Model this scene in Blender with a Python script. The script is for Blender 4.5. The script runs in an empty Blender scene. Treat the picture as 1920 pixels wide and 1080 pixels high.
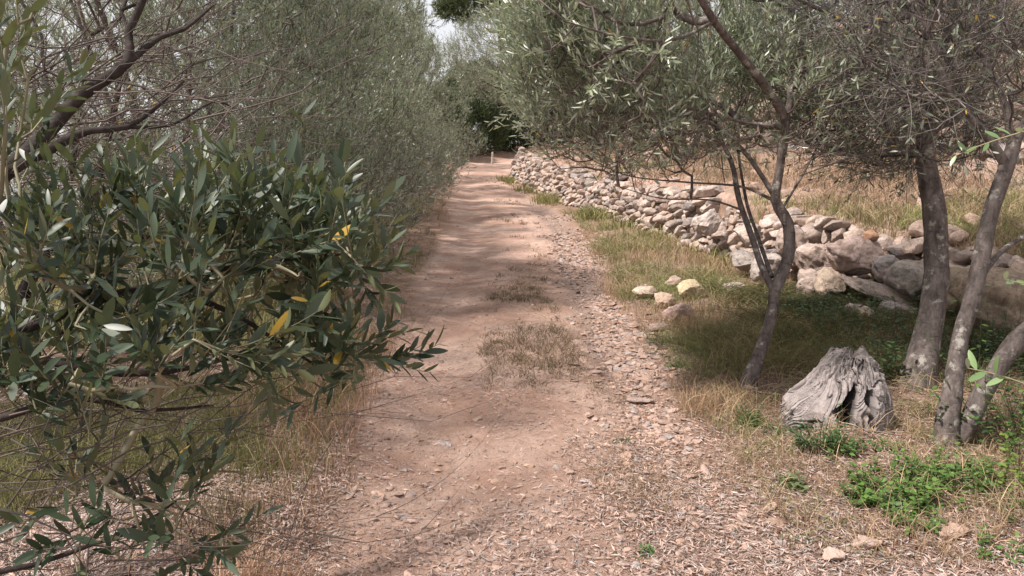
import bpy, math, random
import numpy as np
from mathutils import Vector, Matrix

# ------------------------------------------------------------------ camera, world, sun, exposure
SC = bpy.context.scene
COL = SC.collection
TILT = math.radians(12.0)
CAMZ = 1.6
FPX = 1440.0                      # focal length in pixels of the 1920 px wide photograph
cam_d = bpy.data.cameras.new('camera')
cam_d.sensor_width = 36.0
cam_d.lens = 36.0 * FPX / 1920.0
cam_d.clip_start = 0.05
cam_d.clip_end = 2000
cam = bpy.data.objects.new('camera', cam_d)
COL.objects.link(cam)
cam.location = (0, 0, CAMZ)
cam.rotation_euler = (math.radians(90) - TILT, 0, 0)
SC.camera = cam

SUN_DIR = Vector((-0.72, -0.22, 1.2)).normalized()      # towards the sun
sun_el = math.asin(SUN_DIR.z)
sun_az = math.atan2(SUN_DIR.x, SUN_DIR.y)
w = bpy.data.worlds.new('World')
SC.world = w
w.use_nodes = True
nt = w.node_tree
nt.nodes.clear()
out = nt.nodes.new('ShaderNodeOutputWorld')
bg = nt.nodes.new('ShaderNodeBackground')
sky = nt.nodes.new('ShaderNodeTexSky')
sky.sky_type = 'NISHITA'
sky.sun_disc = False
sky.sun_elevation = sun_el
sky.sun_rotation = sun_az
sky.air_density = 1.0
sky.dust_density = 2.5
# thin bright cloud cover mixed into the sky
tc = nt.nodes.new('ShaderNodeTexCoord')
cn = nt.nodes.new('ShaderNodeTexNoise')
cn.inputs['Scale'].default_value = 2.2
cn.inputs['Detail'].default_value = 6
cr = nt.nodes.new('ShaderNodeValToRGB')
cr.color_ramp.elements[0].position = 0.35
cr.color_ramp.elements[0].color = (0.72, 0.72, 0.72, 1)
cr.color_ramp.elements[1].position = 0.62
cr.color_ramp.elements[1].color = (0.95, 0.95, 0.95, 1)
mx = nt.nodes.new('ShaderNodeMix')
mx.data_type = 'RGBA'
mx.inputs['B'].default_value = (7.2, 7.1, 7.4, 1)
nt.links.new(tc.outputs['Generated'], cn.inputs['Vector'])
nt.links.new(cn.outputs['Fac'], cr.inputs['Fac'])
nt.links.new(cr.outputs['Color'], mx.inputs['Factor'])
nt.links.new(sky.outputs['Color'], mx.inputs['A'])
nt.links.new(mx.outputs['Result'], bg.inputs['Color'])
bg.inputs['Strength'].default_value = 0.10
nt.links.new(bg.outputs['Background'], out.inputs['Surface'])

sl = bpy.data.lights.new('sun', 'SUN')
sl.energy = 5.0
sl.angle = math.radians(3.0)
sl.color = (1.0, 0.92, 0.86)
so = bpy.data.objects.new('sun', sl)
COL.objects.link(so)
so.rotation_euler = SUN_DIR.to_track_quat('Z', 'Y').to_euler()

SC.view_settings.view_transform = 'Standard'
SC.view_settings.look = 'None'
SC.view_settings.exposure = 0.56
SC.view_settings.gamma = 1.0
SC.cycles.max_bounces = 6
SC.cycles.diffuse_bounces = 3
SC.cycles.glossy_bounces = 2
SC.cycles.transmission_bounces = 4
SC.cycles.transparent_max_bounces = 4

# ------------------------------------------------------------------ numpy helpers
rng = np.random.default_rng(7)
cT, sT = math.cos(TILT), math.sin(TILT)


def ray(px, py):
    u = (px - 960.0) / FPX
    v = (540.0 - py) / FPX
    return np.array([u, cT + v * sT, -sT + v * cT])


def at(px, py, d):
    """world point seen at a pixel of the photograph, d metres deep"""
    return np.array([0, 0, CAMZ]) + ray(px, py) * d


def _hash(i, j, k, seed):
    h = (i.astype(np.int64) * 374761393 + j.astype(np.int64) * 668265263 + k.astype(np.int64) * 2147483647 + seed * 144665) & 0xffffffff
    h = ((h ^ (h >> 13)) * 1274126177) & 0xffffffff
    h = (h ^ (h >> 16)) * 2246822519 & 0xffffffff
    return ((h ^ (h >> 15)) & 0xffffff) / float(0xffffff)


def noise(x, y, z=None, s=1.0, seed=0):
    x = np.asarray(x, float) * s
    y = np.asarray(y, float) * s
    z = np.zeros_like(x) if z is None else np.asarray(z, float) * s
    i, j, k = np.floor(x), np.floor(y), np.floor(z)
    f, g, h = x - i, y - j, z - k
    f, g, h = f * f * (3 - 2 * f), g * g * (3 - 2 * g), h * h * (3 - 2 * h)
    r = 0
    for a in (0, 1):
        for b in (0, 1):
            for c in (0, 1):
                wgt = (f if a else 1 - f) * (g if b else 1 - g) * (h if c else 1 - h)
                r = r + wgt * _hash(i + a, j + b, k + c, seed)
    return r * 2 - 1


def fbm(x, y, z=None, s=1.0, o=4, seed=0):
    r, a = 0, 1.0
    for q in range(o):
        r = r + a * noise(x, y, z, s * 2 ** q, seed + q * 17)
        a *= 0.5
    return r / 1.9


def sstep(a, b, x):
    t = np.clip((np.asarray(x, float) - a) / (b - a), 0, 1)
    return t * t * (3 - 2 * t)


def norm(v):
    return v / np.maximum(np.linalg.norm(v, axis=-1, keepdims=True), 1e-9)


def mesh_obj(name, V, faces, mat, parent=None, col=None, smooth=True):
    """faces: list of (n,3) or (n,4) int arrays"""
    me = bpy.data.meshes.new(name)
    V = np.asarray(V, np.float32)
    faces = [f for f in faces if len(f)]
    me.vertices.add(len(V))
    me.vertices.foreach_set('co', V.ravel())
    loops = np.concatenate([f.ravel() for f in faces]).astype(np.int32)
    tot = np.concatenate([np.full(len(f), f.shape[1], np.int32) for f in faces])
    start = np.concatenate([[0], np.cumsum(tot)[:-1]]).astype(np.int32)
    me.loops.add(len(loops))
    me.loops.foreach_set('vertex_index', loops)
    me.polygons.add(len(tot))
    me.polygons.foreach_set('loop_start', start)
    me.polygons.foreach_set('loop_total', tot)
    me.polygons.foreach_set('use_smooth', np.full(len(tot), smooth, bool))
    me.update(calc_edges=True)
    if col is not None:
        c = np.ones((len(V), 4), np.float32)
        c[:, :col.shape[1]] = col
        ca = me.color_attributes.new('Col', 'FLOAT_COLOR', 'POINT')
        ca.data.foreach_set('color', c.ravel())
    me.materials.append(mat)
    o = bpy.data.objects.new(name, me)
    COL.objects.link(o)
    if parent:
        o.parent = parent
        o.matrix_parent_inverse = parent_inv(parent)
    return o


def parent_inv(p):
    """meshes are built in world coordinates: undo the offset of the Empty they hang under"""
    return Matrix.Translation(p.location).inverted() if p.type == 'EMPTY' else Matrix.Identity(4)


class Buf:
    def __init__(s):
        s.V, s.F3, s.F4, s.C, s.n = [], [], [], [], 0

    def add(s, V, F, C=None):
        V = V.reshape(-1, 3)
        if C is None:
            C = np.tile([0.5, 0.5, 0.5], (len(V), 1))
        s.V.append(V)
        s.C.append(C.reshape(-1, 3))
        for f in F:
            (s.F3 if f.shape[1] == 3 else s.F4).append(f + s.n)
        s.n += len(V)

    def build(s, name, mat, parent=None, smooth=True):
        F = []
        if s.F3:
            F.append(np.concatenate(s.F3))
        if s.F4:
            F.append(np.concatenate(s.F4))
        return mesh_obj(name, np.concatenate(s.V), F, mat, parent, np.concatenate(s.C), smooth)


def tubes(P, R, sides, cap=False):
    """P (M,K,3), R (M,K) -> verts, [quads]"""
    M, K = P.shape[:2]
    T = np.empty_like(P)
    T[:, 1:-1] = P[:, 2:] - P[:, :-2] if K > 2 else T[:, 1:-1]
    T[:, 0] = P[:, 1] - P[:, 0]
    T[:, -1] = P[:, -1] - P[:, -2]
    T = norm(T)
    ref = np.where(np.abs(T[:, :1, 2:3]) > 0.85, np.array([1.0, 0, 0]), np.array([0, 0, 1.0]))
    ref = np.broadcast_to(ref, P.shape).copy()
    A = norm(np.cross(T, ref))
    # transport along the tube to avoid flips
    for k in range(1, K):
        a = A[:, k - 1] - T[:, k] * np.sum(A[:, k - 1] * T[:, k], -1, keepdims=True)
        A[:, k] = norm(a)
    B = np.cross(T, A)
    th = np.arange(sides) / sides * 2 * np.pi
    ring = A[:, :, None] * np.cos(th)[None, None, :, None] + B[:, :, None] * np.sin(th)[None, None, :, None]
    V = P[:, :, None] + ring * R[:, :, None, None]
    idx = np.arange(M * K * sides).reshape(M, K, sides)
    a = idx[:, :-1]
    b = idx[:, 1:]
    q = np.stack([a, np.roll(a, -1, 2), np.roll(b, -1, 2), b], -1).reshape(-1, 4)
    return V.reshape(-1, 3), q


def spline(pts, rad, step):
    """Catmull-Rom resample of a polyline with radii"""
    pts = np.asarray(pts, float)
    rad = np.asarray(rad, float)
    P = np.vstack([2 * pts[0] - pts[1], pts, 2 * pts[-1] - pts[-2]])
    oP, oR = [], []
    for i in range(len(pts) - 1):
        n = max(2, int(np.linalg.norm(pts[i + 1] - pts[i]) / step))
        for q in range(n):
            t = q / n
            a, b, c, d = P[i:i + 4]
            oP.append(0.5 * (2 * b + (c - a) * t + (2 * a - 5 * b + 4 * c - d) * t * t + (3 * b - a - 3 * c + d) * t ** 3))
            oR.append(rad[i] * (1 - t) + rad[i + 1] * t)
    oP.append(pts[-1])
    oR.append(rad[-1])
    return np.array(oP), np.array(oR)


# leaf templates: along, side, normal
LT = {}
LT['lo'] = (np.array([[0, 0, 0], [.45, .5, .06], [1, 0, 0], [.45, -.5, .06]], float), [np.array([[0, 1, 2, 3]])])
LT['mid'] = (np.array([[0, 0, 0], [.28, .42, .14], [.28, 0, 0], [.28, -.42, .14], [.7, .42, .0], [.7, 0, -.12], [.7, -.42, .0], [1, 0, -.35]], float),
             [np.array([[0, 1, 2], [0, 2, 3], [4, 7, 5], [5, 7, 6]]), np.array([[1, 4, 5, 2], [2, 5, 6, 3]])])
_ts = [0, .08, .25, .45, .65, .83, .95, 1.0]
_ws = [.05, .2, .42, .5, .46, .32, .14, .01]
_v, _f = [], []
for q, (t_, w_) in enumerate(zip(_ts, _ws)):
    dz = -.55 * t_ * t_
    _v += [[t_, w_, dz + .22 * w_ * 2 * .5], [t_, 0, dz], [t_, -w_, dz + .22 * w_ * 2 * .5]]
    if q:
        a_ = (q - 1) * 3
        _f += [[a_, a_ + 3, a_ + 4, a_ + 1], [a_ + 1, a_ + 4, a_ + 5, a_ + 2]]
LT['hi'] = (np.array(_v, float), [np.array(_f)])


def leaves(buf, pos, axis, nrm, L, W, col, kind='lo', curl=None):
    T, F = LT[kind]
    n = len(pos)
    if n == 0:
        return
    axis = norm(axis)
    side = norm(np.cross(axis, nrm))
    nn = np.cross(side, axis)
    cz = np.ones(n) if curl is None else curl
    V = (pos[:, None] + axis[:, None] * (T[None, :, 0:1] * L[:, None, None])
         + side[:, None] * (T[None, :, 1:2] * W[:, None, None])
         + nn[:, None] * (T[None, :, 2:3] * W[:, None, None] * cz[:, None, None]))
    m = len(T)
    off = (np.arange(n) * m)[:, None, None]
    FF = [(f[None] + off).reshape(-1, f.shape[1]) for f in F]
    buf.add(V.reshape(-1, 3), FF, np.repeat(col, m, axis=0))


def blades(buf, base, tip, bend, width, col0, col1, K=4):
    """grass blades: ribbons from base to tip bent by vector bend"""
    n = len(base)
    t = np.linspace(0, 1, K)[None, :, None]
    P = base[:, None] * (1 - t) + tip[:, None] * t + bend[:, None] * (t * (1 - t) * 2)
    d = tip - base
    ang = rng.uniform(0, np.pi, n)
    s = np.stack([np.cos(ang), np.sin(ang), np.zeros(n)], -1)
    s = norm(np.cross(norm(d), s) + 1e-4)
    wd = width[:, None, None] * (1 - t ** 1.5 * .9)
    V = np.stack([P - s[:, None] * wd * .5, P + s[:, None] * wd * .5], 2)
    idx = np.arange(n * K * 2).reshape(n, K, 2)
    q = np.stack([idx[:, :-1, 0], idx[:, :-1, 1], idx[:, 1:, 1], idx[:, 1:, 0]], -1).reshape(-1, 4)
    C = col0[:, None, None] * (1 - t[..., None]) + col1[:, None, None] * t[..., None]
    C = np.broadcast_to(C, (n, K, 2, 3))
    buf.add(V.reshape(-1, 3), [q], C.reshape(-1, 3))


def ico(sub):
    import bmesh
    bm = bmesh.new()
    bmesh.ops.create_icosphere(bm, subdivisions=sub, radius=1)
    V = np.array([v.co[:] for v in bm.verts])
    F = np.array([[v.index for v in f.verts] for f in bm.faces])
    bm.free()
    return V, F


def rock_proto(sub, seed, planes=9, rough=.06, flat=1.0):
    r = np.random.default_rng(seed)
    V, F = ico(sub)
    V = V.copy()
    for _ in range(planes):
        n = norm(r.normal(size=3))
        d = r.uniform(.55, .85)
        dd = V @ n
        k = dd > d
        V[k] = V[k] - n * (dd[k] - d)[:, None] * .92
    n3 = fbm(V[:, 0] + seed, V[:, 1], V[:, 2], 2.2, 3, seed)
    V = V * (1 + rough * 2 * n3)[:, None]
    if sub >= 4:
        n4 = fbm(V[:, 0] + seed, V[:, 1], V[:, 2], 9, 3, seed + 5)
        V = V * (1 + rough * .55 * n4)[:, None]
    V[:, 2] *= flat
    return V, F


def rand_rot(n, tilt=.4, r=rng):
    """rotation matrices: random yaw with small tilt"""
    a = r.uniform(0, 2 * np.pi, n)
    tx, ty = r.normal(0, tilt, n), r.normal(0, tilt, n)
    ca, sa = np.cos(a), np.sin(a)
    Z = np.zeros(n)
    O = np.ones(n)
    Rz = np.stack([np.stack([ca, -sa, Z], -1), np.stack([sa, ca, Z], -1), np.stack([Z, Z, O], -1)], 1)
    cx, sx = np.cos(tx), np.sin(tx)
    Rx = np.stack([np.stack([O, Z, Z], -1), np.stack([Z, cx, -sx], -1), np.stack([Z, sx, cx], -1)], 1)
    cy, sy = np.cos(ty), np.sin(ty)
    Ry = np.stack([np.stack([cy, Z, sy], -1), np.stack([Z, O, Z], -1), np.stack([-sy, Z, cy], -1)], 1)
    return Rx @ Ry @ Rz


def scatter(buf, protos, pos, scale, rot, col, r=rng):
    """scale (n,3)"""
    which = r.integers(0, len(protos), len(pos))
    for k, (V, F) in enumerate(protos):
        m = which == k
        n = int(m.sum())
        if not n:
            continue
        P = np.einsum('nij,nvj->nvi', rot[m], V[None] * scale[m][:, None]) + pos[m][:, None]
        off = (np.arange(n) * len(V))[:, None, None]
        buf.add(P.reshape(-1, 3), [(F[None] + off).reshape(-1, 3)], np.repeat(col[m], len(V), axis=0))


# ------------------------------------------------------------------ tagging
def tag(o, label, cat, group=None, kind=None):
    if label:
        o['label'] = label
    if cat:
        o['category'] = cat
    if group:
        o['group'] = group
    if kind:
        o['kind'] = kind
    return o


def empty(name, loc):
    o = bpy.data.objects.new(name, None)
    o.empty_display_size = .2
    o.location = loc
    COL.objects.link(o)
    return o


# ------------------------------------------------------------------ materials
def newmat(name):
    m = bpy.data.materials.new(name)
    m.use_nodes = True
    t = m.node_tree
    t.nodes.clear()
    o = t.nodes.new('ShaderNodeOutputMaterial')
    b = t.nodes.new('ShaderNodeBsdfPrincipled')
    t.links.new(b.outputs['BSDF'], o.inputs['Surface'])
    return m, t, b, o


def N(t, typ, **kw):
    n = t.nodes.new(typ)
    for k, v in kw.items():
        if k in n.inputs:
            n.inputs[k].default_value = v
        else:
            setattr(n, k, v)
    return n


def mixc(t, fac, a, b, blend='MIX'):
    m = t.nodes.new('ShaderNodeMix')
    m.data_type = 'RGBA'
    m.blend_type = blend
    for s, v in (('Factor', fac), ('A', a), ('B', b)):
        if isinstance(v, bpy.types.NodeSocket):
            t.links.new(v, m.inputs[s])
        elif s == 'Factor':
            m.inputs[s].default_value = v
        else:
            m.inputs[s].default_value = (*v, 1)
    return m.outputs['Result']


def ramp(t, src, p0, p1, c0=(0, 0, 0), c1=(1, 1, 1)):
    r = t.nodes.new('ShaderNodeValToRGB')
    r.color_ramp.elements[0].position = p0
    r.color_ramp.elements[1].position = p1
    r.color_ramp.elements[0].color = (*c0, 1)
    r.color_ramp.elements[1].color = (*c1, 1)
    t.links.new(src, r.inputs['Fac'])
    return r.outputs['Color']


def leaf_mat(name, under=(.20, .23, .17), rough=.38, trans=.25, undermix=.85, spec=.5):
    m, t, b, o = newmat(name)
    a = N(t, 'ShaderNodeAttribute', attribute_name='Col')
    g = N(t, 'ShaderNodeNewGeometry')
    um = mixc(t, undermix, a.outputs['Color'], under)
    c = mixc(t, g.outputs['Backfacing'], a.outputs['Color'], um)
    t.links.new(c, b.inputs['Base Color'])
    b.inputs['Roughness'].default_value = rough
    b.inputs['Specular IOR Level'].default_value = spec
    tr = N(t, 'ShaderNodeBsdfTranslucent')
    tcol = mixc(t, 1.0, c, (1.1, 1.25, .75), 'MULTIPLY')
    t.links.new(tcol, tr.inputs['Color'])
    ms = N(t, 'ShaderNodeMixShader')
    ms.inputs['Fac'].default_value = trans
    t.links.new(b.outputs['BSDF'], ms.inputs[1])
    t.links.new(tr.outputs['BSDF'], ms.inputs[2])
    t.links.new(ms.outputs['Shader'], o.inputs['Surface'])
    return m


def straw_mat(name, rough=.7, trans=.2):
    m, t, b, o = newmat(name)
    a = N(t, 'ShaderNodeAttribute', attribute_name='Col')
    t.links.new(a.outputs['Color'], b.inputs['Base Color'])
    b.inputs['Roughness'].default_value = rough
    b.inputs['Specular IOR Level'].default_value = .25
    tr = N(t, 'ShaderNodeBsdfTranslucent')
    t.links.new(a.outputs['Color'], tr.inputs['Color'])
    ms = N(t, 'ShaderNodeMixShader')
    ms.inputs['Fac'].default_value = trans
    t.links.new(b.outputs['BSDF'], ms.inputs[1])
    t.links.new(tr.outputs['BSDF'], ms.inputs[2])
    t.links.new(ms.outputs['Shader'], o.inputs['Surface'])
    return m


def bark_mat(name, c0, c1, lichen=(.36, .34, .30), lich=.6, scale=1.0):
    m, t, b, o = newmat(name)
    tc = N(t, 'ShaderNodeTexCoord')
    mp = N(t, 'ShaderNodeMapping')
    mp.inputs['Scale'].default_value = (scale, scale, scale * .35)
    t.links.new(tc.outputs['Object'], mp.inputs['Vector'])
    n1 = N(t, 'ShaderNodeTexNoise', Scale=28.0, Detail=8.0, Roughness=.7)
    t.links.new(mp.outputs['Vector'], n1.inputs['Vector'])
    n2 = N(t, 'ShaderNodeTexNoise', Scale=14.0, Detail=5.0, Roughness=.65)
    t.links.new(tc.outputs['Object'], n2.inputs['Vector'])
    c = mixc(t, ramp(t, n1.outputs['Fac'], .35, .68), c0, c1)
    c = mixc(t, ramp(t, n2.outputs['Fac'], lich - .03, lich + .06), c, lichen)
    # dark horizontal wrinkles
    mp2 = N(t, 'ShaderNodeMapping')
    mp2.inputs['Scale'].default_value = (9, 9, 30)
    t.links.new(tc.outputs['Object'], mp2.inputs['Vector'])
    n3 = N(t, 'ShaderNodeTexNoise', Scale=2.2, Detail=3.0)
    t.links.new(mp2.outputs['Vector'], n3.inputs['Vector'])
    c = mixc(t, ramp(t, n3.outputs['Fac'], .30, .42, (.55, .55, .55), (0, 0, 0)), c, tuple(x * .45 for x in c0))
    t.links.new(c, b.inputs['Base Color'])
    b.inputs['Roughness'].default_value = .9
    b.inputs['Specular IOR Level'].default_value = .2
    bp = N(t, 'ShaderNodeBump', Strength=.9, Distance=.012)
    t.links.new(n1.outputs['Fac'], bp.inputs['Height'])
    bp2 = N(t, 'ShaderNodeBump', Strength=.3, Distance=.006)
    t.links.new(n3.outputs['Fac'], bp2.inputs['Height'])
    t.links.new(bp.outputs['Normal'], bp2.inputs['Normal'])
    t.links.new(bp2.outputs['Normal'], b.inputs['Normal'])
    return m


def stone_mat(name, bump=1.0, dirt=(.24, .16, .115), sc=1.0):
    m, t, b, o = newmat(name)
    a = N(t, 'ShaderNodeAttribute', attribute_name='Col')
    tc = N(t, 'ShaderNodeTexCoord')
    n1 = N(t, 'ShaderNodeTexNoise', Scale=22.0 * sc, Detail=8.0, Roughness=.7)
    n2 = N(t, 'ShaderNodeTexNoise', Scale=6.0 * sc, Detail=5.0, Roughness=.6)
    n3 = N(t, 'ShaderNodeTexNoise', Scale=60.0 * sc, Detail=4.0, Roughness=.7)
    for n in (n1, n2, n3):
        t.links.new(tc.outputs['Object'], n.inputs['Vector'])
    c = mixc(t, 1.0, a.outputs['Color'], ramp(t, n1.outputs['Fac'], .32, .68, (.45, .43, .42), (1.3, 1.26, 1.24)), 'MULTIPLY')
    c = mixc(t, ramp(t, n2.outputs['Fac'], .44, .62), c, mixc(t, .55, a.outputs['Color'], dirt))
    c = mixc(t, ramp(t, n3.outputs['Fac'], .57, .68, (0, 0, 0), (.85, .85, .85)), c, (.10, .085, .075))
    t.links.new(c, b.inputs['Base Color'])
    b.inputs['Roughness'].default_value = .92
    b.inputs['Specular IOR Level'].default_value = .2
    bp = N(t, 'ShaderNodeBump', Strength=bump, Distance=.02)
    t.links.new(n1.outputs['Fac'], bp.inputs['Height'])
    t.links.new(bp.outputs['Normal'], b.inputs['Normal'])
    return m


def ground_mat(name):
    """Col.r = grassy litter, Col.g = stony, Col.b = dry straw / terrace"""
    m, t, b, o = newmat(name)
    a = N(t, 'ShaderNodeAttribute', attribute_name='Col')
    sp = N(t, 'ShaderNodeSeparateColor')
    t.links.new(a.outputs['Color'], sp.inputs['Color'])
    tc = N(t, 'ShaderNodeTexCoord')
    big = N(t, 'ShaderNodeTexNoise', Scale=1.3, Detail=5.0, Roughness=.6)
    mid = N(t, 'ShaderNodeTexNoise', Scale=11.0, Detail=8.0, Roughness=.72)
    fin = N(t, 'ShaderNodeTexNoise', Scale=48.0, Detail=8.0, Roughness=.8)
    vo = N(t, 'ShaderNodeTexVoronoi', Scale=46.0)
    for n in (big, mid, fin, vo):
        t.links.new(tc.outputs['Object'], n.inputs['Vector'])
    # bare earth: orange-tan to pinkish tan
    earth = mixc(t, ramp(t, big.outputs['Fac'], .38, .62), (.37, .235, .18), (.57, .41, .335))
    earth = mixc(t, ramp(t, mid.outputs['Fac'], .36, .66), mixc(t, .5, earth, (.22, .14, .105)), earth)
    earth = mixc(t, ramp(t, fin.outputs['Fac'], .56, .72, (0, 0, 0), (.7, .7, .7)), earth, (.55, .43, .35))
    earth = mixc(t, ramp(t, fin.outputs['Fac'], .26, .42, (.6, .6, .6), (0, 0, 0)), earth, (.16, .10, .075))
    stony = mixc(t, ramp(t, vo.outputs['Distance'], .15, .5), (.44, .34, .29), (.24, .17, .14))
    litter = mixc(t, ramp(t, mid.outputs['Fac'], .35, .65), (.19, .12, .085), (.42, .29, .215))
    litter = mixc(t, ramp(t, fin.outputs['Fac'], .45, .62), mixc(t, .5, litter, (.15, .095, .065)), litter)
    straw = mixc(t, ramp(t, mid.outputs['Fac'], .35, .65), (.23, .15, .11), (.44, .325, .25))
    c = mixc(t, sp.outputs['Green'], earth, stony)
    c = mixc(t, sp.outputs['Red'], c, litter)
    c = mixc(t, sp.outputs['Blue'], c, straw)
    t.links.new(c, b.inputs['Base Color'])
    b.inputs['Roughness'].default_value = .95
    b.inputs['Specular IOR Level'].default_value = .15
    b1 = N(t, 'ShaderNodeBump', Strength=.9, Distance=.03)
    t.links.new(mid.outputs['Fac'], b1.inputs['Height'])
    b2 = N(t, 'ShaderNodeBump', Strength=1.0, Distance=.014)
    t.links.new(fin.outputs['Fac'], b2.inputs['Height'])
    t.links.new(b1.outputs['Normal'], b2.inputs['Normal'])
    t.links.new(b2.outputs['Normal'], b.inputs['Normal'])
    return m


M_GROUND = ground_mat('earth')
M_STONE = stone_mat('limestone')
M_GRAVEL = stone_mat('gravel', bump=.5, sc=1.5)
M_LEAF = leaf_mat('olive_leaf', under=(.36, .39, .31), rough=.36, trans=.2)
M_LEAF_NEAR = leaf_mat('olive_leaf_near', under=(.14, .155, .08), rough=.44, trans=.15, undermix=.8, spec=.5)
M_PINE = leaf_mat('pine_needle', under=(.08, .11, .04), rough=.5, trans=.15)
M_WEED = leaf_mat('weed_leaf', under=(.14, .20, .08), rough=.5, trans=.35, undermix=.5)
M_GRASS = straw_mat('grass_blade')
M_LITTER = straw_mat('dry_leaf', rough=.6, trans=.05)
M_BARK = bark_mat('olive_bark', (.065, .052, .047), (.20, .168, .152), lich=.60)
M_BARK_DARK = bark_mat('dark_bark', (.022, .017, .015), (.065, .052, .046), lich=.70, lichen=(.14, .13, .115))
M_TWIG = straw_mat('twig', rough=.8, trans=0)

# ------------------------------------------------------------------ terrain
PY = np.array([-8, 0, 2.5, 4.3, 7, 12, 20, 27, 30, 34, 40, 80])
XL = np.array([-.6, -.65, -.75, -.84, -.98, -1.0, -1.5, -2.35, -2.4, -1.2, 2.5, 40])
XR = np.array([1.2, 1.1, 1.0, 1.0, .92, 1.0, .35, -.15, .9, 3.5, 8, 50])
WY = np.array([-8, 2, 3.5, 5.4, 6.2, 7.5, 9.05, 11.3, 15.6, 20, 23.5, 27, 30, 34, 40, 80])
WX = np.array([9, 6.0, 4.9, 3.95, 3.55, 2.98, 2.5, 1.98, 1.12, .5, .0, .2, 1.4, 4.2, 9, 51])


def xl(y): return np.interp(y, PY, XL)
def xr(y): return np.interp(y, PY, XR)
def xw(y): return np.interp(y, WY, WX)


def wall_h(y):
    return np.interp(y, [0, 5, 8, 12, 20, 26, 30], [.55, .55, .62, .68, .72, .75, .5])


def H0(x, y):
    x = np.asarray(x, float)
    y = np.asarray(y, float)
    z = 0.05 * noise(x, y, None, .35, 3) * sstep(3, 9, np.abs(y))
    L, R, W = xl(y), xr(y), xw(y)
    dl = L - x
    z = z + .07 * sstep(-.1, .6, dl) + .05 * sstep(.8, 2.5, dl)
    z = z - .30 * np.maximum(dl - 5.5, 0)
    # ruts
    z = z - .035 * np.exp(-((x - (L + .42)) / .26) ** 2) - .045 * np.exp(-((x - (R - .22)) / .24) ** 2)
    z = z + .03 * sstep(0, .8, x - R) * (x < W + 1)
    dw = x - W
    z = z + wall_h(y) * sstep(.02, .38, dw) + .16 * np.maximum(dw - .2, 0)
    z = z + .55 * sstep(3.2, 4.0, dw + .5 * noise(x, y, None, .4, 9)) + .17 * np.maximum(dw - 4.0, 0)
    z = z + .8 * sstep(7.5, 8.6, dw + .8 * noise(x, y, None, .3, 19))
    z = z + .05 * np.maximum(y - 34, 0)
    return z


def H(x, y):
    x = np.asarray(x, float)
    y = np.asarray(y, float)
    L, R = xl(y), xr(y)
    off = 1 - sstep(-.2, .25, np.minimum(x - L, R - x))
    rough = .009 + .035 * off
    near = np.exp(-np.maximum(np.abs(y) - 4, 0) / 5)
    z = H0(x, y) + rough * (noise(x, y, None, 2.3, 31) * .6 + sstep(24, 10, y) * .3 * noise(x, y, None, 4.6, 48) + sstep(13, 6, y) * .25 * fbm(x, y, None, 9.2, 2, 49))
    z = z + .010 * near * sstep(12, 6, y) * fbm(x, y, None, 13, 3, 41)
    return z


def gp(px, py):
    """ground point seen at a pixel"""
    d = ray(px, py)
    t = np.arange(1.5, 70, .02)
    x, y, z = d[0] * t, d[1] * t, CAMZ + d[2] * t
    k = np.argmax(H0(x, y) > z)
    return np.array([x[k], y[k], float(H(x[k], y[k]))])


def axis_samples(segs):
    o = []
    for a, b, st in segs:
        o += list(np.arange(a, b, st))
    o.append(segs[-1][1])
    return np.array(o)


gx = axis_samples([(-90, -20, 4), (-20, -6, .5), (-6, -2.2, .09), (-2.2, 3.4, .018), (3.4, 7, .07), (7, 20, .4), (20, 90, 4)])
gy = axis_samples([(-12, 1.6, .4), (1.6, 6, .018), (6, 12, .04), (12, 20, .09), (20, 40, .25), (40, 160, 4)])
GX, GY = np.meshgrid(gx, gy)
GZ = H(GX, GY)
nx, ny = len(gx), len(gy)
edge_n = .16 * fbm(GX, GY, None, 1.6, 4, 77)
dpath = np.minimum(GX - xl(GY), xr(GY) - GX) + edge_n
pathm = sstep(-.15, .12, dpath)
dwall = GX - xw(GY)
stony = sstep(.30, .12, np.abs(GX - (xr(GY) - .18)) + .1 * edge_n) * sstep(2.8, 4.5, GY) * sstep(22, 12, GY)
grassy_c = np.exp(-(((GX - .22) / .28) ** 2 + ((GY - 7.4) / 1.6) ** 2)) * .8
lit = (1 - pathm) * (dwall < .3) * .95 + pathm * (.75 * sstep(.2, .9, GX + .6 * edge_n) * sstep(5.0, 3.0, GY)) + grassy_c
C0 = np.stack([np.clip(lit, 0, 1), stony * pathm, sstep(.2, .6, dwall)], -1).reshape(-1, 3)
V = np.stack([GX, GY, GZ], -1).reshape(-1, 3)
idx = np.arange(nx * ny).reshape(ny, nx)
quads = np.stack([idx[:-1, :-1], idx[:-1, 1:], idx[1:, 1:], idx[1:, :-1]], -1).reshape(-1, 4)
ispath = (dpath[:-1, :-1] > 0).ravel() & (GY[:-1, :-1].ravel() < 45)


def submesh(V, F, C):
    u, inv = np.unique(F.ravel(), return_inverse=True)
    return V[u], inv.reshape(F.shape), C[u]


v_, f_, c_ = submesh(V, quads[~ispath], C0)
tag(mesh_obj('ground', v_, [f_], M_GROUND, None, c_), None, None, kind='structure')
v_, f_, c_ = submesh(V, quads[ispath], C0)
tag(mesh_obj('path', v_, [f_], M_GROUND, None, c_), None, None, kind='structure')


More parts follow.
